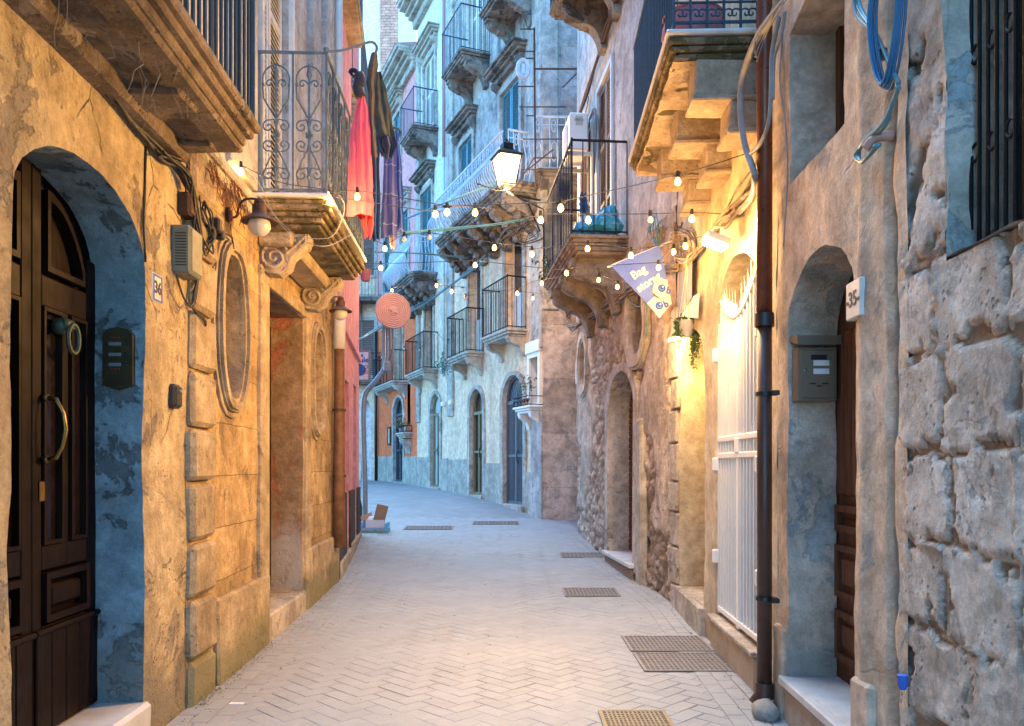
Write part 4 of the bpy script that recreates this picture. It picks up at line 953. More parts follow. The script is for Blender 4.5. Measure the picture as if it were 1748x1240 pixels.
def belly(mb, P, t0, t1, z0, h, step, out=.2, r=.013):
    n = max(1, round((t1-t0)/step))
    for i in range(n+1):
        t = t0+(t1-t0)*i/n; pts = []
        for k in range(9):
            a = k/8; pts.append(P(t, out*sin(pi*min(1, a*1.35))**1.2 if a*1.35 < 1 else .02*sin((a*1.35-1)*9), z0+h*a))
        mb.tube(pts, r, n=4, cap=False)
        if i < n and i % 2 == 0:
            tc = t+step/2; mb.tube([P(tc+step*.38*cos(b), .16*max(0, sin(pi*(.25+.2*sin(b)))), z0+h*.3+h*.17*sin(b)) for b in [q*2*pi/8 for q in range(8)]], r*.8, n=4, closed=True)
            mb.tube([P(tc+step*.3*cos(b), .02, z0+h*.82+h*.12*sin(b)) for b in [q*2*pi/8 for q in range(8)]], r*.8, n=4, closed=True)
    for z in (0, .02, h-.16, h): mb.tube([P(t0, 0, z0+z), P(t1, 0, z0+z)], .026 if z == h else .012, n=5)
def baroque(bd, t0, t1, pr, zt, wrap=False, nb=5, bars=.12):
    m = MB(); zb = zt
    for k, (th, ins) in enumerate(((.07, 0), (.06, .05), (.06, .1), (.05, .15))):
        lp = [(t0+ins, 0), (t0+ins, pr*.72-ins), (t0+.18+ins, pr*.93-ins)]+[(t0+.3+(t1-t0-.6)*i/8, pr-ins) for i in range(9)]+[(t1-.18-ins, pr*.93-ins), (t1-ins, pr*.72-ins), (t1-ins, 0)]
        m.prism(lp, zb-th, zb, FC, ax=2); zb -= th
    s_ = obj('balcony', jitter(m, .012, 3, .005, 14), M['baro'], bd)
    for i in range(nb):
        t = t0+(t1-t0)*(i+.5)/nb; c = MB(); console(c, FC, t, .24, pr*.9, .72, zb+.01)
        for k in range(5): c.ball((t, pr*(.75-.15*k), zb-.12-.13*k), .09, FC, 8, 6, (1.4, 1, 1))
        obj('bracket', jitter(c, .03, 6, .012, 18), M['baro'], s_, True, sharp=40)
    fz = MB()
    for i in range(int((t1-t0)/.14)): fz.ball((t0+.1+.14*i, pr*.86, zb-.03), .05, FC, 6, 5)
    fz.box((t0+.1, 0, zb-.35), (t1-.1, .22, zb), FC, ch=.05); obj('carved_frieze', jitter(fz, .015, 6, .006, 19), M['baro'], s_, True, sharp=40)
    r_ = MB(); belly(r_, lambda t, o, z: FC((t, pr-.05+o, z)), t0+.15, t1-.15, zt, 1.05, bars)
    belly(r_, lambda q, o, z: FC((t0+.05-o*.6, q, z)), .05, pr*.85, zt, 1.05, bars)
    obj('bellied_railing', r_, M['whtiron'], s_, True)
    return s_
bq = baroque(C1, 17.0, 21.9, .9, 7.62, nb=7)
baroque(C2, 24.1, 26.9, .85, 7.45, nb=4)
# window shrine frame and little balcony at the corner of the cream house
reveal('window_reveal', FC, wC, .2, M['wht'], C1, step=.2, amp=0)
w = obj('window', MB().box((17.1, -.25, 2.9), (17.6, -.2, 4), FC), M['glassd'], C1)
obj('window_frame', MB().ring(scale_loop(wC, .1, .25), wC, -.02, .06, FC).box((17.0, -.02, 4.05), (17.67, .1, 4.3), FC, ch=.01), M['wht'], C1)
sb = MB(); slab_mould(sb, FC, 16.95, 17.8, .34, 2.88, [(.05, 0), (.05, .04), (.05, .08)]); s_ = obj('window_shelf', sb, M['wht'], C1)
for t in (17.1, 17.65): c = MB(); console(c, FC, t, .12, .26, .35, 2.74); obj('bracket', c, M['wht'], s_)
r_ = MB()
for i in range(5):
    for sg in (1, -1): r_.tube([FC((u, .32, w_)) for u, w_ in scroll(17.02+.17*i+.05*(sg > 0), 2.98, .05, 1.2, 0 if sg > 0 else pi, sg, 14)], .008, n=4)
for z in (2.9, 3.08): r_.tube([FC((16.97, 0, z)), FC((16.97, .32, z)), FC((17.8, .32, z)), FC((17.8, 0, z))], .01, n=4)
obj('railing', r_, M['iron'], s_)
obj('pilaster', jitter(MB().box((16.92, -.02, .3), (17.45, .07, 2.74), FC, ch=.015), .008), M['plUp'], C1)
# the end wall that faces the camera, part of the cream palace
facade('end_wall', FK, [(.66, .2), (7, .2), (7, 4.9), (.66, 4.9)], [], M['plK'], C1, [(3, .2), (9, 1)], [(5, .2)], amp=.015)
facade('end_wall', FK, [(.66, 4.9), (7, 4.9), (7, 19), (.66, 19)], [], M['ash'], C1, [(3, .4), (9, 1)], [(19, .5)], amp=.01)
obj('corner_pilaster', jitter(MB().box((.64, -.02, 4.9), (.98, .05, 19), FK, ch=.02), .01), M['trimC'], C1)
mb = MB(); zb = slab_mould(mb, FK, .5, 1.75, .8, 7.62, [(.07, 0), (.06, .05), (.06, .1)]); s_ = obj('balcony', jitter(mb, .012, 3, .005, 14), M['baro'], C1)
for t in (.85, 1.3): c = MB(); console(c, FK, t, .2, .7, .65, zb); obj('bracket', jitter(c, .02, 6), M['baro'], s_)
r_ = MB(); belly(r_, lambda t, o, z: FK((t, .74+o, z)), .45, 1.72, 7.62, 1.05, .16, .13, .012); obj('bellied_railing', r_, M['whtiron'], s_, True)

# far fronts
E1 = thing('far_cream_house', 'cream house front with a blind arch closing the street at the far left', 'building', (-8, 31.8, 1))
eA = arch(-6.02, -5.62, 1.05, 3.7, .5)
eB = arch(-8.2, -7, 1.05, 3.4, .5)
facade('wall', FE, [(-16, .5), (-5.2, .5), (-5.2, 15), (-16, 15)], [eA, eB], M['crC'], E1, [(0, .5)], [(16, .5)], amp=.01)
obj('wall', MB().box((-16, 32.1, .5), (-5.1, 36, 15)), M['pale'], E1)
for e in (eA, eB): reveal('door_jamb', FE, e, .3, M['trimC'], E1, step=.3, amp=0)
for e in ((-6.5, -5.5, 5.2, 7.4), (-9, -8, 5.2, 7.4), (-6.4, -5.5, 9.2, 11.4)):
    f = obj('window_frame', MB().ring(scale_loop(rect(*e), .12), rect(*e), -.02, .05, FE), M['trimC'], E1); louvres(E1, FE, e[0], e[1], e[2], e[3], .03, M['shutb'], 2, .08)
mb = MB(); zb = slab_mould(mb, FE, -7.5, -4.9, .7, 4.95, st3); s_ = obj('balcony', mb, M['baro'], E1); obj('railing', railing(FE, -7.5, -4.9, .7, 4.95, 1.05, .13), M['iron'], s_)
mb = MB(); zb = slab_mould(mb, FE, -7.6, -4.9, .8, 8.2, st3); s_ = obj('balcony', mb, M['baro'], E1); obj('railing', railing(FE, -7.6, -4.9, .8, 8.2, 1.05, .13), M['ironb'], s_)
for t in (-7.2, -6.1, -5.2): c = MB(); console(c, FE, t, .25, .7, .7, zb); obj('bracket', c, M['baro'], s_)
E2 = thing('brick_tower_house', 'tall far house, rose plaster with a flank of red brick', 'building', (-9, 46, 1))
facade('wall', Frame(0, (0, 46), 1, (1, 46), 1), [(-12, .5), (-7.6, .5), (-7.6, 32), (-12, 32)], [], M['paleP'], E2, amp=0)
facade('brick_wall', Frame(0, (0, 45.9), 1, (1, 45.9), 1), [(-7.6, .5), (-6.55, .5), (-6.55, 32), (-7.6, 32)], [rect(-7.2, -6.8, 18.3, 20)], M['brickF'], E2, amp=0)
obj('wall', MB().box((-12, 46.3, .5), (-6.6, 55, 32)), M['paleP'], E2)
f = obj('window', MB().box((-7.25, 46.05, 18.2), (-6.7, 46.1, 20.1)), M['glassd'], E2); obj('window_frame', MB().ring(rect(-7.26, -6.74, 18.2, 20.1), rect(-7.17, -6.83, 18.35, 19.9), 45.88, 45.95), M['wht'], E2)
E3 = thing('pale_tower_house', 'pale far house at the top edge beyond the rose one', 'building', (-5, 60, 1))
facade('wall', Frame(0, (0, 60), 1, (1, 60), 1), [(-9, .5), (-2, .5), (-2, 31), (-9, 31)], [rect(-8, -7, 25, 27)], M['pale'], E3, amp=0)
obj('window', MB().box((-8.05, 60.1, 24.9), (-6.9, 60.2, 27.1)), M['glassd'], E3)
# ================================================================== THINGS
def spline(pts, n=6):
    P = [Vector(p) for p in pts]; out = []
    for i in range(len(P)-1):
        a, b, c, d = P[max(0, i-1)], P[i], P[i+1], P[min(len(P)-1, i+2)]
        for k in range(n):
            t = k/n; out.append(.5*((2*b)+(c-a)*t+(2*a-5*b+4*c-d)*t*t+(3*b-a-3*c+d)*t**3))
    return out+[P[-1]]
def onw(fr, px, py, d=.03):
    t = fr.t(px, d); p = fr((t, d, 0)); return Vector((p.x, p.y, zat(py, p.y)))
def bundle(mb, pts, n, r, spread, seed=1, sub=5):
    rr = random.Random(seed)
    for k in range(n):
        off = [Vector((rr.gauss(0, 1), rr.gauss(0, 1), rr.gauss(0, 1)))*spread for _ in pts]
        mb.tube(spline([p+o for p, o in zip(pts, off)], sub), r*rr.uniform(.7, 1.25), n=5)
    return mb
def lightpt(name, loc, watt, col, soft, parent=None):
    l = bpy.data.lights.new(name, 'POINT'); l.energy = watt; l.color = col; l.shadow_soft_size = soft
    o = bpy.data.objects.new(name, l); COL.objects.link(o); o.parent = parent; o.location = Vector(loc)-(wloc(parent) if parent else Vector()); return o
WARM = (1, .53, .17)

# ---- string lights
BR = .027
g = MB(); g.lathe([(.003, -.078), (.014, -.075), (.023, -.065), (.0255, -.053), (.023, -.04), (.017, -.029), (.012, -.02)], n=12)
so = MB(); so.lathe([(.004, .03), (.013, .028), (.015, 0), (.0155, -.02)], n=8)
proto_b = None
BL = bpy.data.lights.new('bulb_light', 'POINT'); BL.energy = 1.7; BL.color = (1, .48, .14); BL.shadow_soft_size = .02
def bulb_light():
    o = bpy.data.objects.new('bulb_light', BL); COL.objects.link(o); return o
def string_lights(label, pts, bulbs, off=()):
    """pts: wire way-points (px, py, Y); bulbs: (px, py) of lit glass; off: unlit ones"""
    global proto_b
    wp = [at(*p) for p in pts]
    def Yat(px):
        for a, b in zip(pts, pts[1:]):
            if min(a[0], b[0]) <= px <= max(a[0], b[0]): return a[2]+(b[2]-a[2])*(px-a[0])/(b[0]-a[0])
        return pts[0][2]
    bl = [(px, py, Yat(px), lit) for l, lit in ((bulbs, 1), (off, 0)) for px, py in l]
    hang = [at(px, py, Y)+Vector((0, 0, .085)) for px, py, Y, _ in bl]
    allp = sorted([(p.x if False else (CX+p.x/p.y*F), p) for p in wp+hang], key=lambda q: q[0])
    t = thing('string_lights', label, 'string lights', wp[0], 'festoon lights strung across the street')
    obj('wire', MB().tube(spline([p for _, p in allp], 5), .004, n=4), M['cab'], t, True)
    for (px, py, Y, lit), h in zip(bl, hang):
        if proto_b is None:
            a = obj('bulb', g, M['bulb'], None, True); b = obj('socket', so, M['black']); c = a.data.copy(); c.materials[0] = M['bulbo']; c.name = 'unlit_bulb'
            proto_b = (a.data, c, b.data, ORI[a.name].copy(), ORI[b.name].copy()); bpy.data.objects.remove(a); bpy.data.objects.remove(b)
        k = bpy.data.objects.new('bulb' if lit else 'unlit_bulb', proto_b[0] if lit else proto_b[1]); COL.objects.link(k)
        if not lit: k['label'] = 'clear unlit bulb'
        w = h+proto_b[3]; ORI[k.name] = w; k.parent = t; k.location = w-wloc(t)
        if lit: l_ = bulb_light(); l_.parent = k; l_.location = (0, 0, -.035)
        s_ = bpy.data.objects.new('socket', proto_b[2]); COL.objects.link(s_); s_.parent = k; s_.location = proto_b[4]-proto_b[3]
R1c = at(1275, 262, 5.93)
string_lights('festoon string from the scrolled left balcony past the lantern up to the corbelled right balcony', [(562, 334, 6.75), (763, 352, 6.5), (957, 345, 6.3), (1275, 262, 5.9)], [(610, 343), (763, 370), (957, 363), (1157, 318)])
string_lights('nearly level festoon string crossing in front of the black iron balcony on the right', [(565, 345, 6.8), (743, 362, 6.8), (923, 372, 6.7), (1245, 366, 6.45)], [(565, 353), (743, 373), (811, 370), (923, 383), (1004, 383), (1181, 381)], [(1110, 383)])
string_lights('short festoon string running along the warm left wall up to the scrolled balcony', [(392, 276, 6.1), (411, 285, 6.2), (480, 312, 6.5), (562, 330, 6.75)], [(411, 301), (559, 341)])
string_lights('festoon string above the blue banner, ending under the blue towels', [(625, 400, 8.8), (733, 400, 8.5), (908, 422, 8.0), (1077, 425, 7.4), (1215, 398, 7.1)], [(657, 430), (844, 429), (908, 440), (1003, 431), (1077, 443), (1170, 427)], [(733, 411), (690, 414)])
string_lights('festoon string passing in front of the blue banner', [(622, 448, 9.2), (811, 445, 9), (967, 462, 8.6), (1124, 448, 8.1), (1190, 425, 7.6)], [(650, 463), (811, 458), (967, 472), (1124, 463), (1150, 436)])
string_lights('lowest festoon string from the grey street pole to under the right iron balcony', [(655, 480, 15), (745, 478, 13), (883, 492, 11), (1054, 482, 9.4), (1165, 462, 8.7)], [(669, 499), (745, 491), (771, 501), (883, 505), (925, 488), (1022, 483), (1054, 495)], [(795, 514)])
string_lights('short slack festoon string over the cream balconies with one lit bulb', [(700, 485, 19), (790, 490, 17.5), (910, 500, 15), (985, 488, 13.6)], [(910, 512)], [(790, 498)])
string_lights('unlit string of tiny bulbs in front of the far left cream balcony', [(640, 600, 23), (700, 585, 22.6), (740, 570, 22.3), (790, 560, 21.6)], [], [(652, 612), (690, 598), (716, 600), (742, 572), (765, 586)])

# ---- the floodlight and other lamps
fl = thing('floodlight', 'small bright floodlight on the yellow wall above the white gate', 'floodlight', onw(FR, 1236, 405, 0))
pw = onw(FR, 1240, 385, .0); pf = onw(FR, 1222, 415, .22)
q = MB(); q.tube([pw, pw+Vector((-.1, 0, -.02)), pw+Vector((-.16, 0, -.1))], .012); q.tube([pw+Vector((0, 0, .09)), pw+Vector((-.015, 0, -.09))], .04, n=8); obj('bracket', q, M['cream'], fl)
X = Xf(pf, (.9, .2, -.25), (.1, -1, 0), (.25, .05, .97))
obj('housing', MB().box((-.1, -.07, -.01), (.1, .07, .05), X, ch=.01), M['cream'], fl)
obj('lens', MB().box((-.085, -.058, -.03), (.085, .058, -.011), X, ch=.006), M['lampw'], fl)
lightpt('lamp_light', pf+Vector((-.14, -.04, -.1)), 11, (1, .56, .2), .09, fl)
l = bpy.data.lights.new('lamp_beam', 'SPOT'); l.energy = 112; l.color = (1, .53, .15); l.shadow_soft_size = .08; l.spot_size = radians(150); l.spot_blend = .7
o = bpy.data.objects.new('lamp_beam', l); COL.objects.link(o); o.parent = fl; o.location = pf+Vector((-.16, -.04, -.1))-wloc(fl); o.rotation_euler = Vector((.92, .02, .3)).to_track_quat('Z', 'Y').to_euler()
sp = thing('spotlight', 'small lit spotlight beside the hanging plant over the yellow doorway', 'spotlight', onw(FR, 1166, 578, 0))
pf = onw(FR, 1150, 578, .12); X = Xf(pf, (.95, 0, .2))
obj('housing', MB().box((-.05, -.05, .0), (.07, .05, .03), X, ch=.01).tube([pf, onw(FR, 1163, 574, 0)], .01), M['cream'], sp)
obj('lens', MB().box((-.045, -.042, -.018), (.055, .042, -.001), X), M['lampw'], sp)
lightpt('lamp_light', pf+Vector((-.02, 0, -.06)), 15, (1, .62, .22), .05, sp)
def wall_lantern(label, px, py, prx, glow=False, k=1.):
    p = onw(FL, px, py, 0); t = FL.t(px); z = p.z; r = thing('wall_lantern', label, 'wall lamp', p, 'bell shaped wall lamps on the left')
    a = onw(FL, prx, py, .2); ta = t+.0
    c = FL((t, .24, z)); cw = Vector(c)
    q = MB(); q.lathe([(.055, 0), (.055, .02), (.03, .03)], Xf(FL((t, 0, z-.03)), (0, 1, 0), (0, 0, 1), (1, 0, 0)), 14); obj('rose', q, M['rust'], r, True, sharp=40)
    q = MB().tube(spline([FL((t, .02, z-.05)), FL((t, .07, z-.04)), FL((t, .09, z+.04)), FL((t, .14, z+.09)), FL((t, .24, z+.09))], 5), .009, n=6); obj('arm', q, M['rust'], r, True)
    X = Xf(cw)
    obj('shade', MB().lathe([(.015, .1), (.035, .085), (.04, .06), (.032, .055), (.05, .045), (.055, -.02), (.07, -.035), (.135, -.075), (.138, -.085), (.06, -.07)], X, 20), M['rust'], r, True, sharp=35)
    obj('globe', MB().ball((0, 0, -.11), .085, X, 16, 10, (1, 1, .95)), M['globe'], r, True)
wall_lantern('unlit bell shaped lamp under the scrolled balcony, nearer of the two on the left', 388, 360, 432)
wall_lantern('unlit bell shaped lamp past the second volute, farther of the two on the left', 547, 520, 565)
# street lantern
LY = 14.8; lc = at(865, 282, LY); s = LY/F
ln = thing('street_lantern', 'large lit four sided street lantern hanging over the middle of the street', 'street lantern', at(870, 322, LY))
def taper(mb, hw0, hw1, z0, z1, X):
    return mb.add([(x*hw0, y*hw0, z0) for x, y in ((-1, -1), (1, -1), (1, 1), (-1, 1))]+[(x*hw1, y*hw1, z1) for x, y in ((-1, -1), (1, -1), (1, 1), (-1, 1))], [(0, 1, 2, 3), (4, 5, 6, 7)]+[(i, (i+1) % 4, 4+(i+1) % 4, 4+i) for i in range(4)], X)
X = Xf(lc, (cos(.35), sin(.35), 0), (-sin(.35), cos(.35), 0))
obj('glass', taper(MB(), .125, .205, -.36, .13, X), M['lant'], ln)
q = MB(); taper(q, .23, .25, .13, .16, X); taper(q, .24, .08, .16, .29, X); taper(q, .09, .1, .29, .38, X); taper(q, .1, .02, .38, .44, X); q.ball((0, 0, .46), .03, X); taper(q, .13, .12, -.39, -.36, X); taper(q, .05, .1, -.46, -.39, X)
for i, (x, y) in enumerate(((-1, -1), (1, -1), (1, 1), (-1, 1))): q.tube([X((x*.128, y*.128, -.37)), X((x*.21, y*.21, .14))], .012, n=5)
obj('frame', q, M['iron'], ln)
lightpt('lamp_light', lc+Vector((0, 0, -.62)), 60, (1, .62, .28), .12, ln)
q = MB(); e = FC((17.0, .05, 0)); e.z = zat(352, e.y)
b0 = lc+Vector((0, 0, -.46)); q.tube([b0, b0+Vector((.12, .1, -.06)), e+Vector((0, 0, .12))], .022); q.tube([b0+Vector((.4, .6, -.04)), e+Vector((0, 0, -.55))], .018)
q.tube([lc+Vector((-.55, -.1, -.38)), lc+Vector((-.2, 0, -.47)), b0], .012); q.tube([b0+Vector((.02, 0, -.05)), e+Vector((.1, -.1, -.12))], .012)
obj('bracket', q, M['iron'], ln)
fr_ = thing('iron_sign_frame', 'tall rusty ladder-like iron frame with a pale ring in front of the corner house', 'iron frame', at(912, 300, 16))
q = MB(); q.tube([at(912, 48, 15.9), at(914, 325, 15.9)], .022)
for y, a, b in ((50, 888, 912), (88, 885, 912), (100, 895, 912), (118, 912, 992), (148, 884, 912), (183, 886, 966), (198, 898, 914), (238, 893, 982), (270, 913, 950), (290, 890, 950)): q.tube([at(a, y, 15.9), at(b, y, 15.9)], .013 if y != 118 else .02, n=5)
for a, b in (((913, 268), (880, 320)), ((945, 255), (898, 292)), ((960, 150), (992, 118))): q.tube([at(*a, 15.9), at(*b, 16.2)], .012, n=5)
obj('frame', q, M['rust'], fr_)
c = at(893, 118, 15.8); q = MB(); q.tube([c+Vector((.1*cos(a), 0, .17*sin(a))) for a in [i*2*pi/20 for i in range(20)]], .05, closed=True, n=8); q.box((-.03, -.02, -.1), (.03, .02, .1), Xf(c)); obj('ring', q, M['whtiron'], fr_, True, sharp=40)

# ---- pole with disc sign
pl = thing('bent_pole', 'grey bent metal pole with cables rising past the pink house', 'pole', gat(624, 882))
pp = [gat(624, 884)]+[at(x, y, 15.55) for x, y in ((623, 840), (621, 760), (620, 700), (624, 672), (640, 652), (655, 632), (662, 610), (662, 560), (661, 500))]
pp[0] = Vector((pp[1].x, pp[1].y, gz(pp[1].y)))
obj('shaft', MB().tube(spline(pp, 5), .052, n=10), M['steel'], pl, True)
q = MB(); q.tube([at(654, 625, 15.5), at(655, 545, 15.5)], .03); q.tube([at(672, 640, 15.5), at(670, 560, 15.5)], .025); q.box((-.07, -.07, 0), (.07, .07, .2), Xf(at(661, 635, 15.5)), ch=.02); obj('cable_sleeves', q, M['steel'], pl)
dk = thing('disc_sign', 'round ribbed pink disc sign with a small bird shape on the bent pole', 'sign', at(672, 560, 15.3))
c = at(671, 531, 15.3); q = MB()
X = Xf(c, (.93, .36, 0), (0, 0, 1), (.36, -.93, 0))
q.lathe([(.33, -.03), (.345, -.015), (.345, .015)]+[(r, .02+.012*((i+1) % 2)) for i, r in enumerate([.33-.02*k for k in range(13)])]+[(.01, .02)], X, 36)
obj('disc', q, M['terra'], dk, True, sharp=30)
q = MB(); q.prism([(-.1, .02), (-.02, .08), (.0, .13), (.03, .07), (.11, .07), (.05, .02), (.07, -.06), (.02, -.03), (-.04, -.07), (-.03, 0)], .03, .05, X, ax=2); obj('emblem', q, M['terra'], dk)
q = MB().tube([c+Vector((-.15, .1, 0)), at(661, 531, 15.5)], .015); obj('arm', q, M['steel'], dk)
# sign at the corner of the pink house
sg = thing('white_sign', 'white sign with dark letters and a blue disc at the corner of the pink house', 'sign', at(620, 650, 15.2))
X = Xf(at(621, 625, 15.15)); u = 15.15/F
obj('board', MB().box((-18*u-.15, -.02, -25*u), (9.5*u, .03, 25*u), X, ch=.02), M['sgn'], sg)
f = MB(); lp = rect(-18*u-.15, 9.5*u, -25*u, 25*u); f.ring(scale_loop(lp, .015), scale_loop(lp, -.01), -.035, .04, X); obj('frame', f, M['steel'], sg)
P = lambda x, y, w: X((x, -.03-w, y))
textobj('lettering', 'sale', .14, M['inkb'], lambda x, y, w: P(x-1*u, y+10*u, w), sg, .004); textobj('lettering', 'a', .1, M['inkb'], lambda x, y, w: P(x-2*u, y+18*u, w), sg, .003)
obj('blue_disc', MB().prism([(-6*u+.11*cos(a), -7*u+.11*sin(a)) for a in [k*pi/10 for k in range(20)]], -.03, -.024, X), M['inkb'], sg)
obj('pink_mark', MB().box((1.5*u, -.03, -14*u), (7.5*u, -.024, -8*u), X), M['inkp'], sg); obj('ring_mark', MB().tube([X((4.5*u+.03*cos(a), -.026, -2*u+.03*sin(a))) for a in [k*pi/6 for k in range(12)]], .006, closed=True, n=4), M['inkb'], sg)

# ---- rubbish: crate, white box, cardboard
b = gat(636, 911); cr = thing('fruit_crate', 'light blue printed cardboard fruit tray on the ground by the pole', 'crate', b); X = Xf(b+Vector((0, .15, .012)), (1, .05, 0), (-.05, 1, 0), (0, .0, 1))
w = .29; q = MB().box((-w, -.17, .0), (w, .17, .012), X)
for s_ in (-1, 1):
    q.box((-w, s_*.17-.006, 0), (w, s_*.17+.006, .1), X); q.box((s_*w-.006, -.17, 0), (s_*w+.006, .17, .1), X)
    for s2 in (-1, 1): q.prism([(s_*w-s_*.0, 0), (s_*(w-.07), 0), (s_*(w-.07), .17), (s_*w, .19)], s2*.17-.01, s2*.17+.01, X)
obj('tray', q, M['cardb'], cr)
q = MB().prism([(-.26, .01), (.26, .01), (.26, .035), (.12, .03), (.05, .05), (-.02, .03), (-.15, .045), (-.26, .03)], -.182, -.178, X); obj('printed_grass', q, M['inkg'], cr)
obj('printed_fruit', MB().box((-.2, -.185, .05), (-.02, -.18, .075), X).box((.08, -.185, .055), (.2, -.18, .08), X), M['inkp'], cr)
bx = thing('white_box', 'open white carton standing in the blue fruit tray', 'box', b+Vector((0, .15, .02))); Y = Xf(b+Vector((.03, .14, .028)), (1, .08, 0), (-.08, 1, 0)); q = MB(); a = .17
for s_ in (-1, 1): q.box((-a, s_*.13-.004, 0), (a, s_*.13+.004, .23), Y); q.box((s_*a-.004, -.13, 0), (s_*a+.004, .13, .23), Y)
q.box((-a, -.13, 0), (a, .13, .006), Y); obj('carton', q, M['cardw'], bx)
obj('contents', jitter(MB().ball((-.08, .0, .2), .09, Y).ball((.05, .03, .17), .08, Y), .02, 9), M['cardw'], bx, True)
cb = thing('cardboard_sheet', 'tilted sheet of brown cardboard leaning in the white carton', 'cardboard', b+Vector((.05, .1, .2)))
q = MB().box((-.12, -.006, 0), (.12, .006, .38), Xf(b+Vector((.09, .1, .18)), (.9, .1, -.2), (-.1, .95, .2), (.26, -.1, .95))); q.box((-.12, -.006, 0), (.12, .006, .1), Xf(b+Vector((-.12, .1, .27)), (.8, .5, .3), (-.5, .8, 0), (-.3, .2, .9))); obj('sheet', q, M['card'], cb)
bg2 = thing('dark_bin_bag', 'dark slumped sack between the pink house and the pole', 'sack', gat(608, 905)); p = gat(612, 900)
obj('sack', jitter(MB().ball((p.x-.02, p.y+.1, p.z+.3), .13, None, 12, 10, (.7, 1, 2.3)), .03, 7), M['black'], bg2, True)
tag(obj('paper_scrap', jitter(MB().box((-.05, -.02, .016), (.05, .02, .022), Xf(gat(404, 1206))), .006, 30), M['paper']), 'small scrap of white paper on the paving at the lower left', 'litter')

# ---- wall details, left
p = onw(FL, 205, 625, .0)
def plate36():
    Y0 = 4.54
    # intercom is on the far reveal of the dark door, facing down the street
    c = at(205, 617, Y0-.005); X = Xf(c); k = Y0/F; t = thing('intercom_panel', 'dark bronze intercom panel with red lights beside the dark door', 'intercom', c)
    lp = [(-25*k, -42*k), (0, -50*k), (26*k, -42*k), (26*k, 44*k), (18*k, 53*k), (0, 57*k), (-18*k, 53*k), (-25*k, 44*k)]
    obj('plate', MB().prism(lp, -.035, .02, X), M['bronze'], t)
    q = MB()
    for z in (28, 10, -7): obj('name_label', MB().box((-14*k, -.04, (z-3)*k), (7*k, -.034, (z+3)*k), X, ch=.002), M['steel'], t)
    q = MB()
    for z in (33, 28, 14, 9, -3, -8): q.ball((15*k, -.036, z*k), .008, X, 7, 5)
    obj('button', q, M['black'], t, True); q = MB()
    for z in (38, -15):
        for x in (-10, -4, 2): q.box((x*k, -.039, z*k), ((x+2.5)*k, -.034, (z+1.6)*k), X)
    obj('indicator', q, M['ledr'], t); q = MB()
    for i in range(5): q.box((-14*k, -.038, (-27-3*i)*k), (12*k, -.034, (-26-3*i)*k), X)
    obj('speaker_grille', q, M['black'], t)
plate36()
t_, z_ = FL.tz(265, 493); nn = thing('house_number', 'small grey plaque reading 36 left of the electric boxes', 'number plate', FL((t_, 0, z_)))
obj('plaque', MB().box((t_-.07, -.01, z_-.085), (t_+.07, .015, z_+.085), FL, ch=.006), M['marble'], nn); textobj('numerals', '36', .1, M['ink'], on_left(FL, t_, .016, z_), nn, .003)
obj('plaque_border', MB().ring(rect(t_-.062, t_+.062, z_-.077, z_+.077), rect(t_-.052, t_+.052, z_-.067, z_+.067), .01, .018, FL), M['inkb'], nn)
t_, z_ = FL.tz(293, 677); d_ = thing('keypad', 'small black entry keypad on the pale pier right of the dark door', 'keypad', FL((t_, 0, z_)))
obj('case', MB().box((t_-.06, -.02, z_-.075), (t_+.06, .05, z_+.075), FL, ch=.02), M['black'], d_); obj('button', MB().ball((t_, .052, z_+.03), .012, FL, 8, 6), M['steel'], d_)
def ebox(label, px, py, w, h, dp, m, vents=True):
    t, z = FL.tz(px, py); o = thing('electric_box', label, 'electric box', FL((t, 0, z-h/2)))
    obj('case', MB().box((t-w/2, -.01, z-h/2), (t+w/2, dp, z+h/2), FL, ch=.012), m, o)
    if vents:
        q = MB()
        for k in range(12): q.box((t-w/2-.004, .02, z-h*.35+h*.06*k), (t-w/2+.01, dp*.8, z-h*.33+h*.06*k), FL)
        obj('vents', q, M['black'], o)
    obj('cover', MB().box((t-w*.42, dp-.005, z-h*.45), (t+w*.42, dp+.008, z+h*.45), FL, ch=.006), m, o)
ebox('grey green ribbed electric box under the cable tangle on the left wall', 305, 432, .22, .3, .11, M['boxg'])
ebox('small dark junction box with cables above the ribbed electric box', 312, 352, .16, .14, .07, M['rust'], False)
cbn = thing('cable_bundle', 'old dark cables clinging under the nearest left balcony and tangling above the electric box', 'cables', onw(FL, 350, 420))
W = lambda l, d=.04: [onw(FL, x, y, d) for x, y in l]
q = MB(); bundle(q, W([(10, -45), (60, 10), (120, 78), (185, 158), (235, 220), (272, 262), (300, 284), (322, 320)]), 7, .009, .012, 3); obj('run', q, M['cab'], cbn, True)
q = MB(); bundle(q, W([(272, 262), (305, 280), (322, 310), (330, 350), (340, 400), (352, 425), (360, 400), (350, 370), (345, 350)], .07), 8, .007, .018, 4); bundle(q, W([(322, 330), (332, 390), (340, 430), (336, 470), (330, 520), (345, 545), (352, 553)], .05), 3, .005, .01, 6)
bundle(q, W([(300, 472), (310, 505), (326, 522), (340, 480), (341, 430)], .06), 3, .004, .008, 8); bundle(q, W([(360, 385), (378, 398), (395, 405), (397, 425)], .06), 3, .004, .006, 9); bundle(q, W([(248, 250), (248, 320), (246, 380), (249, 445)], .015), 2, .005, .003, 10)
obj('tangle', q, M['cab'], cbn, True)
q = MB(); q.box((-.045, -.03, -.05), (.045, .04, .05), Xf(onw(FL, 366, 385, .08)), ch=.012); q.box((-.03, -.02, -.03), (.03, .03, .04), Xf(onw(FL, 375, 402, .09)), ch=.01); obj('junction', q, M['black'], cbn)
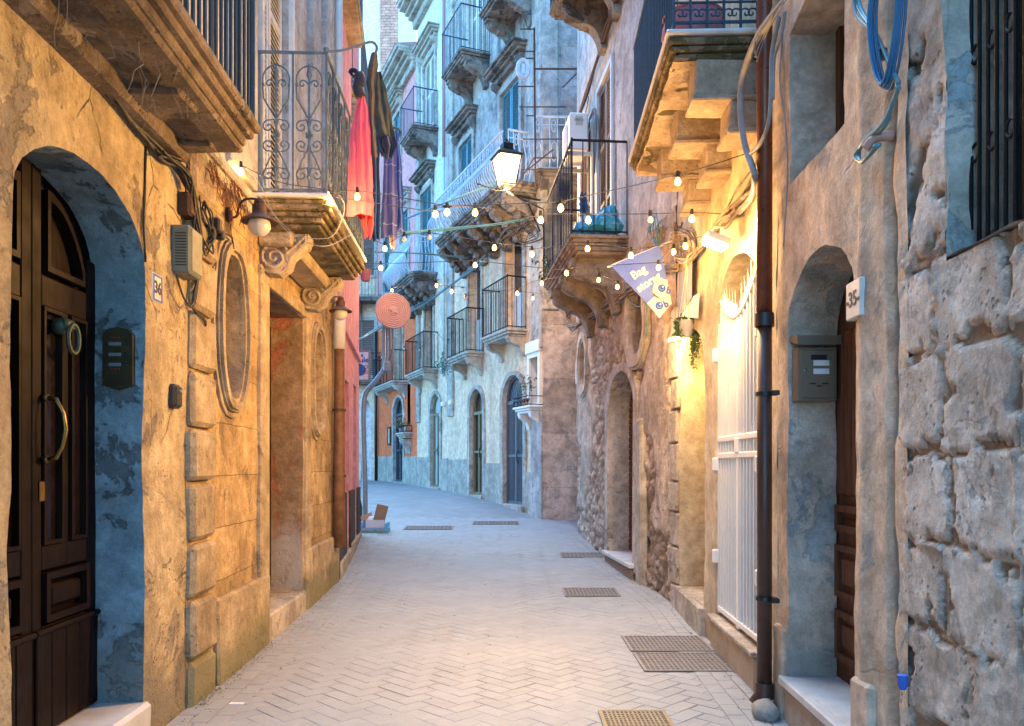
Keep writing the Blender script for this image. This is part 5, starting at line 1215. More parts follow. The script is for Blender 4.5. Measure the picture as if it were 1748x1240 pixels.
q = MB(); bundle(q, W([(388, 272), (384, 310), (380, 345)], .02), 1, .006, .0, 1); bundle(q, W([(365, 455), (362, 480), (355, 495), (346, 490)], .03), 1, .009, 0, 1); bundle(q, W([(400, 300), (435, 345), (470, 372), (520, 400)], .02), 1, .004, 0, 1)
obj('pale_cable', q, M['cabg'], cbn, True)
cw = thing('thin_wires', 'loose pale wires sagging below the scrolled left balcony', 'wires', at(560, 400, 6.8)); q = MB()
for l in ([(400, 270, 6.2), (440, 310, 6.4), (470, 370, 6.5), (500, 400, 6.6), (560, 407, 6.7), (582, 380, 6.8), (588, 350, 6.8), (578, 333, 6.8)], [(440, 330, 6.5), (475, 375, 6.6), (520, 412, 6.7), (560, 420, 6.8), (600, 400, 7.6)], [(435, 340, 6.5), (455, 392, 6.6), (495, 412, 6.7)]): q.tube(spline([at(*a) for a in l], 5), .0035, n=4)
obj('wire', q, M['cabg'], cw, True)
q = MB(); rr = random.Random(4)
for i in range(26):
    t0 = rr.uniform(5.45, 6.15); p = Vector((t0, .05+rr.random()*.05, 3.72-.05*rr.random())); pts = [p.copy()]
    for k in range(rr.randint(4, 9)): p = p+Vector((rr.uniform(-.05, .05), rr.uniform(-.01, .015), rr.uniform(-.07, .01))); pts.append(p.copy())
    q.tube(pts, .003, FL, n=4)
    for c in pts[1:]:
        for _ in range(3): a = c+Vector((rr.uniform(-.03, .03), rr.uniform(-.01, .02), rr.uniform(-.03, .03))); s_ = .012; q.add([a, a+Vector((s_, 0, .004)), a+Vector((.004, .004, s_))], [(0, 1, 2)], FL)
tag(obj('dry_creeper', q, M['dry']), 'reddish dried creeper hanging above the cable tangle', 'creeper', kind='stuff')
dp = thing('drainpipe', 'rusty orange drainpipe with a white upper length beside the pink house', 'drainpipe', FL((10.35, 0, .3)))
obj('pipe', MB().tube([FL((10.25, .1, .55)), FL((10.25, .1, 1.5)), FL((10.28, .1, 2.9)), FL((10.28, .1, 3.1))], [.085, .075, .065, .065], n=14), M['pipeo'], dp, True)
obj('pipe', MB().tube([FL((10.28, .1, 3.1)), FL((10.28, .1, 3.68))], .078, n=14), M['shutw'], dp, True, label='white upper length'); 
for z in (1.45, 2.3): obj('clamp', MB().tube([FL((10.27, .1, z)), FL((10.27, .1, z+.03))], .088, n=12), M['rust'], dp)
dp = thing('drainpipe', 'thin white drainpipe beside the shutters above the scrolled balcony', 'drainpipe', FL((10.3, 0, 4))); obj('pipe', MB().tube([FL((10.35, .08, 3.85)), FL((10.35, .08, 11))], .05, n=10), M['shutw'], dp, True)
q = MB(); rr = random.Random(8)
for i in range(260):
    t = rr.choice((rr.uniform(5.2, 5.6), rr.uniform(5.7, 7.1), rr.uniform(8.7, 10))); a = Vector((t, rr.uniform(.05, .1), gz(5)+.015+rr.random()**2*.06)); s_ = rr.uniform(.008, .02); q.add([a, a+Vector((s_, .006, .004)), a+Vector((.003, .01, s_))], [(0, 1, 2)], FL)
tag(obj('moss', q, M['leaf']), kind='stuff')

# ---- wall details, right
dp = thing('drainpipe', 'large brown drainpipe with dark lower half between the white gate and door 35', 'drainpipe', FR((5.13, 0, 0)))
tp, zj = FR.tz(1305, 545, .09); P3 = lambda z: FR((tp, .09, z))
obj('pipe', MB().tube([P3(zj), P3(4.2), P3(11)], .05, n=18), M['copper'], dp, True, label='red brown upper length')
obj('pipe', MB().tube([P3(.16), P3(1.5), P3(zj-.02)], .047, n=18), M['pipeb'], dp, True, label='dark lower length')
obj('collar', MB().tube([P3(zj-.05), P3(zj+.035)], .062, n=18), M['black'], dp, True, sharp=40); q = MB(); q.tube([P3(.2), P3(.12), P3(.05)+FR.n.to_3d()*.05], [.058, .06, .06], n=14); obj('shoe', q, M['pipeb'], dp, True, sharp=40)
for z in (.73, 2.05): obj('clamp', MB().tube([P3(z), P3(z+.025)], .055, n=14).box((tp-.1, .02, z-.004), (tp-.03, .07, z+.028), FR, ch=.006), M['black'], dp)
tag(obj('mossy_stone', jitter(MB().ball((*(P3(.05)+Vector((-.03, -.12, 0))),), .09, None, 14, 10, (1, 1.3, .8)), .03, 9, .01, 30), M['jambR'], None, True), 'pale rough stone at the foot of the brown drainpipe', 'stone')
c = at(1386, 640, 4.93); X = Xf(c); k = 4.93/F; mbx = thing('letterbox', 'taupe wall letterbox with two white labels inside doorway 35', 'letterbox', c+Vector((0, 0, -.17)))
obj('case', MB().box((-33*k, -.09, -47*k), (33*k, .02, 44*k), X, ch=.006), M['mail'], mbx); obj('lid', MB().prism([(-.13, 46*k), (.02, 58*k), (.02, 66*k), (-.12, 62*k)], -37*k, 36*k, X, ax=0), M['mail'], mbx)
obj('flap', MB().box((-28*k, -.1, -42*k), (28*k, -.088, 38*k), X, ch=.004), M['mail'], mbx)
obj('slot', MB().box((-12*k, -.105, 22*k), (14*k, -.098, 30*k), X), M['black'], mbx)
for z in (12, -2): obj('name_label', MB().box((-8*k, -.105, z*k), (18*k, -.098, (z+9)*k), X), M['paper'], mbx)
obj('lock', MB().ball((-22*k, -.1, 4*k), .011, X, 8, 6), M['steel'], mbx, True); obj('slots', MB().box((-14*k, -.104, -19*k), (-4*k, -.098, -17*k), X).box((-2*k, -.104, -23*k), (5*k, -.098, -21*k), X).box((7*k, -.104, -19*k), (17*k, -.098, -17*k), X), M['black'], mbx)
ta, za = FR.tz(1462, 515); tb, zb_ = FR.tz(1478, 508); tc, zc = (ta+tb)/2, (za+zb_)/2
nn = thing('house_number', 'cream plaque reading 35 on the pier right of the brown door', 'number plate', FR((tc, 0, zc-.1)))
obj('plaque', MB().box((tc-.085, -.02, zc-.09), (tc+.085, .04, zc+.09), FR, ch=.005), M['shutw'], nn); textobj('numerals', '-35-', .1, M['ink'], on_right(FR, tc, .041, zc), nn, .002)
co = thing('cable_coil', 'coil of blue cable hung on the upper right wall', 'cable coil', onw(FR, 1512, 140, .05)); q = MB(); cc = onw(FR, 1512, 40, .08); tcc = FR.t(1512, .08); rr = random.Random(2)
for i in range(6):
    a_, b_ = .12+rr.uniform(-.012, .012), .27+rr.uniform(-.02, .015); q.tube([FR((tcc+a_*cos(a)*.9+.02*sin(2*a), .06+.012*i*.6+.01*cos(a), cc.z+b_*sin(a))) for a in [k_*2*pi/26 for k_ in range(26)]], .006, closed=True, n=6)
obj('coil', q, M['cabb'], co, True)
q = MB(); bundle(q, [onw(FR, x, y, .06) for x, y in ((1535, 148), (1520, 180), (1508, 215), (1480, 240), (1462, 262), (1472, 275), (1498, 248))], 3, .009, .004, 3); bundle(q, [onw(FR, x, y, .06) for x, y in ((1458, -30), (1466, 20), (1495, 65), (1518, 110), (1536, 148))], 3, .009, .006, 5)
obj('tail', q, M['cabt'], co, True)
q = MB(); q.tube([FR((tcc+.1, .05, cc.z-.06)), FR((tcc+.1, .05, cc.z-.1))], .02, n=8); obj('tie', q, M['black'], co)
el = onw(FR, 1500, 240, .05); tag(obj('pvc_elbow', MB().tube(spline([el+Vector((.07, 0, .02)), el+Vector((.0, .02, .02)), el+Vector((-.03, .06, -.01))], 5), .022, n=12), simple('salmon_pvc', (.5, .27, .22), .4), None, True), 'salmon plastic pipe elbow where the teal cable enters the right wall', 'pipe')
cu = onw(FR, 1541, 1165, .04); tag(obj('blue_pipe_end', MB().lathe([(.012, 0), (.02, .02), (.022, .06), (.018, .062)], Xf(cu+Vector((0, 0, -.03))), 12), M['inkb'], None, True, sharp=40), 'bright blue pipe stub low in the gap at the right corner', 'pipe')
cn = thing('conduit_bundle', 'thick grey conduits and wires draped down the right wall behind the brown drainpipe', 'cables', onw(FR, 1275, 300)); G = lambda l, d=.05: [onw(FR, x, y, d) for x, y in l]
q = MB(); q.tube(spline(G([(1335, -30), (1318, 30), (1290, 70), (1268, 130), (1264, 190), (1272, 250), (1288, 300)], .16)+G([(1284, 335), (1262, 362)], .06), 6), .022, n=10); q.tube(spline(G([(1330, 30), (1318, 90), (1316, 160), (1312, 210), (1298, 245), (1282, 262)], .17), 6), .013, n=8); q.tube(spline(G([(1340, 20), (1334, 60), (1322, 100), (1320, 170)], .16), 6), .009, n=8); obj('conduit', q, M['cabg'], cn, True)
q = MB(); bundle(q, G([(1300, 310), (1270, 345), (1240, 375), (1215, 400), (1190, 430), (1165, 460)], .05), 6, .011, .022, 6); bundle(q, G([(1300, 265), (1270, 330), (1235, 365), (1200, 415), (1180, 440)], .05), 4, .009, .02, 7)
obj('run', q, M['balc'], cn, True)
q = MB(); bundle(q, G([(1336, 60), (1330, 140), (1340, 210), (1345, 300), (1338, 420)], .02), 2, .004, .004, 8); bundle(q, G([(1345, 0), (1300, 60), (1290, 100)], .17), 4, .006, .02, 9); obj('thin_wire', q, M['cabg'], cn, True)
S_ = lambda l, d=.06: [onw(FS, x, y, d) for x, y in l]
c2 = thing('cable_bundle', 'grey cables looping under the iron balcony along the rubble house', 'cables', onw(FS, 1000, 545)); q = MB()
bundle(q, S_([(1160, 455), (1120, 470), (1080, 495), (1040, 520), (1000, 545), (975, 560), (968, 545), (972, 530)], .1), 9, .012, .03, 11); bundle(q, S_([(1160, 380), (1150, 420), (1165, 445), (1190, 440), (1180, 400), (1150, 395)], .12), 7, .012, .03, 12); bundle(q, S_([(1140, 385), (1115, 400), (1100, 440), (1105, 460)], .1), 3, .006, .02, 13)
obj('run', q, M['balc'], c2, True)
q = MB(); bundle(q, S_([(1065, 480), (1072, 510), (1090, 524), (1102, 518), (1104, 575)], .08), 1, .007, 0, 3); obj('pale_cable', q, M['cabt'], c2, True)
q = MB(); bundle(q, S_([(1120, 370), (1128, 395), (1122, 420), (1110, 395), (1118, 375)], .1), 5, .006, .04, 16); obj('knot', q, M['cabt'], c2, True)
c4 = thing('cable_bundle', 'dark cable run climbing the grey upper wall above the iron balcony', 'cables', onw(FS, 985, 215)); q = MB(); bundle(q, S_([(1060, -20), (1040, 40), (1020, 100), (1000, 165), (982, 215)], .08), 4, .018, .02, 14); q.tube(spline(S_([(990, 215), (1000, 190), (1005, 165)], .05), 4), .008); obj('run', q, M['rust'], c4, True)
c5 = thing('cable_bundle', 'bundle of wires strung from the pink disc over to the carved balcony', 'cables', at(800, 390, 18)); q = MB()
bundle(q, [at(x, y, d) for x, y, d in ((640, 405, 13), (700, 396, 15), (770, 392, 16.5), (850, 383, 17), (905, 372, 16.8))], 4, .012, .012, 15); bundle(q, [at(x, y, d) for x, y, d in ((640, 430, 16), (720, 434, 18), (800, 440, 19.5))], 3, .012, .012, 16); q.tube([at(690, 375, 17), at(850, 310, 16.2)], .018); bundle(q, [at(x, y, d) for x, y, d in ((600, 590, 15), (660, 552, 16), (740, 510, 22), (830, 440, 18.8))], 5, .012, .03, 17)
obj('run', q, M['cabt'], c5, True)
c6 = thing('cable_bundle', 'knotted mass of wires at the right end of the carved balcony', 'cables', at(905, 410, 16.6)); q = MB(); bundle(q, [at(x, y, 16.5) for x, y in ((905, 372), (880, 395), (895, 412), (915, 400), (900, 385), (870, 400), (845, 425))], 9, .007, .07, 18); q.tube(spline([at(x, y, 16.4) for x, y in ((905, 380), (926, 385), (928, 405), (915, 412))], 5), .018); obj('run', q, M['cab'], c6, True)
ac = thing('air_conditioner', 'white air conditioning unit on the wall behind the iron balcony', 'air conditioner', onw(FS, 990, 275)); ta = 13.9
obj('case', MB().box((ta-.4, .12, zat(272, ta)), (ta+.4, .44, zat(210, ta)), FS, ch=.025), M['wht'], ac)
q = MB(); q.prism([(ta+.25*cos(a), zat(241, ta)+.25*sin(a)) for a in [k_*pi/10 for k_ in range(20)]], .435, .45, FS); obj('fan_grille', q, M['cabg'], ac); q = MB().box((ta-.41, .2, zat(225, ta)), (ta-.395, .36, zat(221, ta)), FS).box((ta-.41, .22, zat(232, ta)), (ta-.395, .34, zat(216, ta)), FS, ch=.004); obj('handle', q, M['cream'], ac)
q = MB(); q.box((ta-.42, -.02, zat(282, ta)), (ta-.38, .5, zat(276, ta)), FS).box((ta+.36, -.02, zat(282, ta)), (ta+.4, .5, zat(276, ta)), FS); obj('bracket', q, M['cream'], ac)
q = MB(); bundle(q, [FS((ta-.42, .1, zat(222, ta))), FS((ta-.6, .06, zat(218, ta))), FS((ta-.7, .03, zat(240, ta))), FS((ta-.65, .03, zat(320, ta)))], 3, .016, .02, 19); obj('hoses', q, M['cabg'], ac, True)
bb = thing('plastic_bag', 'crumpled blue plastic bag on the iron balcony', 'bag', FS((11.5, .5, 4.85))); q = MB()
q.ball((11.4, .42, 5.0), .2, FS, 14, 10, (1, 1.1, .9)); q.ball((11.65, .55, 4.98), .19, FS, 14, 10, (1, 1, .8)); q.ball((11.35, .25, 5.05), .19, FS, 14, 10); obj('bag', jitter(q, .09, 7, .03, 15), M['bagb'], bb)
bc = thing('blue_cloth', 'blue cloth hung on the rail inside the iron balcony', 'cloth', FS((11.6, .68, 5.6)))
q = MB()
for j in range(9):
    for i in range(7): q.v.append(tuple(at(990+18*(i/6)*(.6+.4*j/8)+(2 if j % 2 else 0)-2, 330+38*j/8+(3*sin(i*1.7)), 12.3+.05*sin(i*2.2+j*.3))))
q.f = [(j*7+i, j*7+i+1, (j+1)*7+i+1, (j+1)*7+i) for j in range(8) for i in range(6)]; obj('cloth', q, M['denim'], bc, True)

# ---- hanging plant and its spot, banner
def leaves(mb, c, n, spr, size, rr, fr=None):
    for _ in range(n):
        a = Vector(c)+Vector((rr.gauss(0, spr), rr.gauss(0, spr), rr.gauss(0, spr))); d = Vector((rr.gauss(0, 1), rr.gauss(0, 1), rr.gauss(-.3, 1))).normalized()*size*rr.uniform(.6, 1.3); e = d.cross(Vector((rr.gauss(0, 1), rr.gauss(0, 1), 1))).normalized()*size*.22
        mb.add([a, a+d*.5+e, a+d, a+d*.5-e], [(0, 1, 2, 3)], fr)
PY = 8.0; hp_ = thing('hanging_plant', 'trailing green plant in a pale pot hanging on cords above the yellow doorway', 'hanging plant', at(1172, 550, PY)); rr = random.Random(6)
pc = at(1172, 560, PY); obj('pot', MB().lathe([(.05, -.09), (.085, .0), (.092, .07), (.08, .07), (.07, .02)], Xf(pc), 16), M['cream'], hp_, True, sharp=40)
q = MB(); top_ = at(1174, 445, PY)
for dx, dy in ((-.08, 0), (.08, 0), (0, -.08), (0, .08)): q.tube([pc+Vector((dx, dy, .07)), top_], .0035, n=4)
obj('cords', q, M['cream'], hp_)
q = MB()
for a0, ln_, n_ in ((-.085, .2, 3), (.0, .1, 3), (.07, .5, 7), (.1, .42, 6), (-.1, .26, 3)):
    for k_ in range(n_):
        p = pc+Vector((a0+rr.uniform(-.02, .02), rr.uniform(-.06, .06), .09)); pts = [p.copy()]; L_ = ln_*rr.uniform(.6, 1.1)
        for s_ in range(8): p = p+Vector((rr.uniform(-.015, .015)+(a0*.12 if s_ == 0 else 0), rr.uniform(-.012, .012), -L_/8)); pts.append(p.copy())
        q.tube(pts, .0025, n=4)
        for c_ in pts: leaves(q, c_, 7, .012, .035, rr)
obj('foliage', q, M['leaf'], hp_)
BY = 8.5; kb = BY/F; ban = thing('blue_banner', 'blue banner reading Bag storage, its folded pale corner printed with round smiling marks', 'banner', at(1100, 480, BY))
obj('pole', MB().tube([at(1037, 456.5, BY), at(1176, 400, BY+.05)], .011, n=8), M['wht'], ban, True)
def sheet(pts, m, name, dy=0, th=.003, par=None, wav=.02):
    """cloth panel in the banner's plane: outline in picture columns and rows at the banner's distance"""
    lp = dense([((x-CX)*kb, EYE+(HY-y)*kb) for x, y in pts], .03)
    tris = geometry.tessellate_polygon([[Vector((a, b, 0)) for a, b in lp]]); bm = bmesh.new(); vs_ = [bm.verts.new((a, b, 0)) for a, b in lp]
    for t in tris: bm.faces.new([vs_[i] for i in t])
    xs = [a for a, _ in lp]; zs = [b for _, b in lp]
    for c_ in [min(xs)+.03*i for i in range(1, int((max(xs)-min(xs))/.03))]: bmesh.ops.bisect_plane(bm, geom=bm.verts[:]+bm.edges[:]+bm.faces[:], plane_co=(c_, 0, 0), plane_no=(1, 0, 0), dist=1e-5)
    for c_ in [min(zs)+.03*i for i in range(1, int((max(zs)-min(zs))/.03))]: bmesh.ops.bisect_plane(bm, geom=bm.verts[:]+bm.edges[:]+bm.faces[:], plane_co=(0, c_, 0), plane_no=(0, 1, 0), dist=1e-5)
    bm.verts.index_update(); q = MB()
    for s_ in (0, th):
        q.add([(v.co.x, BY+dy+s_+bwave(v.co.x, v.co.y)*wav/.02, v.co.y) for v in bm.verts], [[v.index for v in f.verts] for f in bm.faces])
    bm.free(); return obj(name, q, m, par or ban, True)
def bwave(x, z): return .02*sin((x*9+z*5))*max(0, min(1, (EYE+(HY-425)*kb-z)*3))
sheet([(1043, 454), (1126, 419.5), (1133, 446), (1139, 479), (1118, 476), (1112, 500), (1117, 508), (1104, 519)], M['flag'], 'blue_cloth')
fold = sheet([(1118, 474), (1139, 478), (1147, 521), (1130, 514), (1113, 500)], M['flagw'], 'pale_fold', -.02)
low = sheet([(1104, 519), (1117, 507), (1132, 515), (1146, 519), (1125, 544)], M['flagw'], 'pale_edge', -.008)
def onban(cx, cy, ang, dy): return lambda x, y, w: (lambda X_, Z_: Vector((X_, BY+dy+bwave(X_, Z_)-w, Z_)))((cx-CX)*kb+x*cos(ang)-y*sin(ang), EYE+(HY-cy)*kb+x*sin(ang)+y*cos(ang))
textobj('lettering', 'Bag', .125, M['paper'], onban(1078, 474, radians(34), -.006), ban, .003, 'LEFT'); textobj('lettering', 'storag', .118, M['paper'], onban(1087, 496, radians(34), -.006), ban, .003, 'LEFT')
for (x, y), par, dy in (((1129, 493), fold, -.026), ((1124.5, 523), low, -.014)):
    P = onban(x, y, 0, dy); obj('round_mark', MB().prism([(.042*cos(a), .042*sin(a)) for a in [i*pi/12 for i in range(24)]], 0, .003, lambda v: P(v[0], v[2], v[1])), M['inkb'], par)
    P2 = onban(x, y, 0, dy-.005); q = MB()
    for i in range(5): a = radians(200+32*i); q.prism([(.022*cos(a)+.0035*cos(b), .022*sin(a)+.0035*sin(b)) for b in [k_*pi/3 for k_ in range(6)]], 0, .002, lambda v: P2(v[0], v[2], v[1]))
    q.prism([(.012+.009*cos(b), .014+.009*sin(b)) for b in [k_*pi/5 for k_ in range(10)]], 0, .002, lambda v: P2(v[0], v[2], v[1])); obj('smile', q, M['paper'], par)
    textobj('lettering', 'b', .1, M['inkb'], onban(x+12, y-(-4 if par is fold else 3), radians(-15 if par is fold else 25), dy), par, .004)
# folded dark and white pennant behind the plant
pn = thing('folded_pennant', 'dark and white pennant hanging folded against the yellow wall behind the plant cords', 'pennant', onw(FR, 1170, 545, .05))
q = MB()
for d_ in (.05, .056): q.add([onw(FR, x, y, d_) for x, y in ((1160, 448), (1182, 435), (1181, 508), (1157, 545))], [(0, 1, 2, 3)])
obj('dark_cloth', q, M['navy'], pn); q = MB()
for d_ in (.04, .046): q.add([onw(FR, x, y, d_) for x, y in ((1158, 540), (1181, 508), (1194, 500), (1192, 544))], [(0, 1, 2, 3)])
obj('white_cloth', q, M['wht'], pn)

# ---- laundry
def drape(name, rows, Y, m, folds=4, amp=.04, seed=0, par=None, th=.012):
    """hanging cloth: rows of (left column, right column, row) at distance Y, with pleats in depth"""
    n = 26; R = []
    for i in range(len(rows)-1):
        for k_ in range(4): a = k_/4; R.append(tuple(rows[i][j]*(1-a)+rows[i+1][j]*a for j in range(3)))
    R.append(rows[-1]); q = MB(); rr = random.Random(seed); ph = rr.uniform(0, 6); m_ = len(R)
    for side in (0, 1):
        for j, (l, r, y) in enumerate(R):
            g_ = (r-l)*Y/F
            for i in range(n):
                u = i/(n-1); f_ = amp*(.35+.65*j/m_)*(sin(u*folds*2*pi+ph+.8*sin(j*.25))+.4*sin(u*folds*4.3*pi+ph*2)); bul = sin(pi*u)*g_*.18
                p = at(l+(r-l)*(u+.02*sin(u*folds*2*pi+j*.2)), y+(2.5*sin(u*7+seed) if j == m_-1 else 0), Y+f_-bul+side*th); q.v.append(tuple(p+noise.noise_vector(Vector((p.x*14, 3, p.z*8+seed)))*.014+noise.noise_vector(Vector((p.x*30, 9, p.z*22+seed)))*.005))
    for side in (0, 1):
        o = side*n*m_
        for j in range(m_-1):
            for i in range(n-1): q.f.append((o+j*n+i, o+j*n+i+1, o+(j+1)*n+i+1, o+(j+1)*n+i))
    for j in range(m_-1):
        for i in (0, n-1): q.f.append((j*n+i, (j+1)*n+i, n*m_+(j+1)*n+i, n*m_+j*n+i))
    return obj(name, q, m, par, True)
def laundry(name, label, cat, loc, group='laundry hanging beside the scrolled balcony'): return thing(name, label, cat, loc, group)
rod = thing('drying_rod', 'curved iron rod reaching out from the near corner of the scrolled balcony', 'drying rod', at(562, 88, 6.72))
obj('rod', MB().tube(spline([at(558, 88, 6.72), at(585, 86, 6.76), (at(612, 78, 6.8)), at(634, 72, 6.85), at(643, 80, 6.86), at(641, 92, 6.87)], 6), .011, n=8), M['irong'], rod, True)
rod = thing('drying_rod', 'curled iron hook reaching out from the far corner of the scrolled balcony', 'drying rod', at(625, 220, 8.8))
obj('rod', MB().tube(spline([at(622, 214, 8.78), at(645, 222, 8.8), at(668, 218, 8.8), at(681, 221, 8.8), at(684, 230, 8.8), at(678, 236, 8.8)], 6), .013, n=8), M['irong'], rod, True)
t = laundry('coral_towel', 'long coral red towel hanging in pleats from a knotted top', 'towel', at(615, 165, 6.9)); drape('towel', [(611, 621, 163), (604, 628, 190), (597, 632, 225), (594, 635, 290), (594, 637, 345), (593, 637, 368)], 6.9, M['red'], 3, .016, 1, t)
t = laundry('scarlet_cloth', 'short scarlet cloth showing below the coral towel', 'cloth', at(625, 365, 6.95)); drape('cloth', [(607, 638, 358), (614, 637, 375), (619, 637, 395), (621, 634, 408)], 6.98, M['red2'], 2, .03, 2, t)
t = laundry('black_stocking', 'black knotted garment tied above the coral towel', 'garment', at(612, 160, 6.88)); q = MB(); q.tube(spline([at(x, y, 6.88) for x, y in ((612, 142), (604, 132), (598, 124), (604, 121), (611, 128), (614, 140), (611, 150), (616, 165))], 6), [.012]*12+[.02]*12+[.05]*19, n=8); obj('garment', jitter(q, .01, 12), M['navy'], t, True)
t = laundry('olive_strap_garment', 'narrow olive brown garment hanging from the curved rod', 'garment', at(636, 90, 6.9)); drape('garment', [(634, 642, 90), (630, 645, 112), (624, 641, 140), (629, 640, 160), (630, 639, 220), (633, 644, 268)], 6.92, simple('olive_brown_cloth', (.12, .09, .06), .9), 1, .02, 3, t)
t = laundry('camouflage_trousers', 'dark olive patched trousers hanging in a bunch beside the strap garment', 'trousers', at(655, 125, 7.1)); drape('garment', [(641, 648, 124), (638, 658, 150), (636, 667, 185), (640, 671, 215), (645, 675, 238), (652, 668, 270)], 7.1, M['camo'], 1.5, .025, 4, t)
t = laundry('navy_shorts', 'small black and coral bundle under the olive trousers', 'garment', at(662, 270, 7.15)); drape('garment', [(643, 672, 232), (643, 677, 248), (650, 672, 262), (654, 668, 272)], 7.05, M['navy'], 2, .04, 5, t)
t = laundry('blue_sheet', 'narrow deep blue sheet half hidden behind the coral towel', 'sheet', at(642, 270, 7.6)); drape('sheet', [(632, 646, 200), (633, 648, 270), (633, 649, 340), (634, 648, 412)], 7.5, M['denim'], 2, .03, 6, t)
t = laundry('violet_towel', 'greyish violet towel with thin pale stripes beside the blue one', 'towel', at(662, 260, 8.7)); drape('towel', [(658, 675, 232), (655, 676, 260), (652, 678, 330), (649, 678, 404)], 8.6, M['purp'], 2, .03, 7, t)
t = laundry('striped_blue_towel', 'blue towel with thin pale stripes, rightmost of the hanging wash', 'towel', at(680, 235, 8.8)); drape('towel', [(672, 680, 224), (670, 684, 270), (670, 688, 340), (669, 690, 398)], 8.8, M['blut'], 2, .04, 8, t)
t = laundry('pale_rag', 'small pale rag below the violet towel', 'rag', at(668, 425, 8.7)); drape('rag', [(662, 674, 398), (664, 674, 412), (668, 673, 425)], 8.7, M['flagw'], 2, .02, 9, t)

# ---- street furniture on the ground
def grate(label, x0, x1, y0, y1, m, nx=16, ny=6):
    a, b = gat((x0+x1)/2, y1), gat((x0+x1)/2, y0); w = (x1-x0)/2*a.y/F; cx = a.x; n_ = w*2
    t = thing('drain_grate', label, 'drain grate', a, 'metal grates set in the paving'); g_ = lambda v: Vector((cx+v[0], v[1], gz(v[1])+.0185+v[2]))
    q = MB(); y0_, y1_ = a.y, b.y
    for s_ in (-1, 1): q.box((s_*w, y0_, 0), (s_*(w-.025), y1_, .007), g_)
    q.box((-w+.025, y0_, 0), (w-.025, y0_+.025, .007), g_); q.box((-w+.025, y1_-.025, 0), (w-.025, y1_, .007), g_); obj('frame', q, m, t)
    q = MB()
    for i in range(1, nx): q.box((-w+.025+(2*w-.05)*i/nx-.006, y0_+.025, 0), (-w+.025+(2*w-.05)*i/nx+.006, y1_-.025, .005), g_)
    for i in range(1, ny): yy = y0_+(y1_-y0_)*i/ny; q.box((-w+.025, yy-.006, .001), (w-.025, yy+.006, .0055), g_)
    obj('bars', q, m, t)
    obj('pit', MB().box((-w+.02, y0_+.02, -.003), (w-.02, y1_-.02, .001), g_), M['pit'], t)  # thin brown plate under the bars, in place of an open hollow
grate('ochre metal grate cut by the bottom edge of the picture', 1032, 1155, 1219, 1252, M['basin2'], 14, 9)
grate('long metal grate, upper of the adjoining pair before the white gate', 1077, 1222, 1090, 1116, M['basin'], 18, 8)
grate('long metal grate, lower of the adjoining pair before the white gate', 1100, 1262, 1119, 1151, M['basin'], 18, 8)
grate('single worn metal grate in the middle of the right half of the street', 964, 1060, 1007, 1021, M['basin'], 14, 7)
grate('small dark grate near the roller door step', 958, 1048, 946, 954, M['basin'], 12, 6)
grate('far pale grate in the bend, right of the other far one', 806, 886, 892, 897, M['basin'], 12, 6)
grate('far pale grate in the bend near the blue fruit tray', 688, 772, 900, 906, M['basin'], 12, 6)
# ---- far small things
def potplant(label, c, h, pm, fm, n=60, cat='potted plant'):
    t = thing('potted_plant', label, cat, c); obj('pot', MB().lathe([(.06, 0), (.085, .14), (.09, .16), (.07, .15)], Xf(c), 12), pm, t, True, sharp=40); q = MB(); leaves(q, c+Vector((0, 0, .16+h*.5)), n, h*.28, .07, random.Random(n), None); obj('foliage', q, M['leaf'], t)
    if fm: q = MB(); leaves(q, c+Vector((0, -.03, .2+h*.55)), n//2, h*.22, .07, random.Random(n+1), None); obj('flowers', q, fm, t)
sh = thing('stone_shelf', 'small stone shelf with iron rail on the orange front', 'shelf', FC((27.2, 0, 2.6))); q = MB(); slab_mould(q, FC, 26.75, 27.75, .35, 2.72, [(.06, 0), (.06, .05), (.08, .1)]); obj('slab', q, M['trimC'], sh); c = MB(); console(c, FC, 27.2, .5, .28, .5, 2.5); obj('bracket', c, M['trimC'], sh); obj('railing', railing(FC, 26.78, 27.72, .33, 2.72, .22, .1), M['iron'], sh)
potplant('orange flowered pot on the stone shelf, left of the pair', FC((27.5, .2, 2.73)), .35, M['pot'], M['flow']); potplant('green leafy pot on the stone shelf, right of the pair', FC((26.98, .2, 2.73)), .3, M['pot'], None, 50)
potplant('dried twiggy plant on the iron railed window shelf', FC((17.5, .18, 2.9)), .5, M['terra'], M['dry'], 90)
potplant('dusty pink pot hanging by the balcony past the blue towels', at(624, 480, 11.5), .2, M['potp'], None, 10)
q = MB(); leaves(q, FC((22.0, .5, 4.35)), 160, .12, .1, random.Random(3)); tag(obj('teal_shrub', q, simple('teal_green_leaf', (.05, .2, .17), .6)), 'bluish green tuft at the end of the middle cream balcony', 'plant')
q = MB(); leaves(q, FS((13.6, .83, 4.95)), 70, .09, .09, random.Random(4)); tag(obj('fern_tuft', q, M['leaf']), 'small green fern growing on the iron balcony rail', 'plant')
big_pot = FR((6.0, .38, 4.64)); t = thing('flower_pot', 'round dusty pink pot behind the scrolls of the blue railed right balcony', 'pot', big_pot); obj('pot', MB().lathe([(.1, 0), (.2, .08), (.24, .2), (.22, .32), (.235, .33), (.2, .33)], Xf(big_pot), 20), M['potp'], t, True, sharp=40)
tank = FR((6.6, .3, 4.64)); t = thing('plastic_drum', 'grey white drum on the blue railed right balcony', 'drum', tank); obj('drum', MB().lathe([(.14, 0), (.16, .02), (.16, .5), (.13, .54), (.05, .55)], Xf(tank), 18), M['cardw'], t, True, sharp=40)
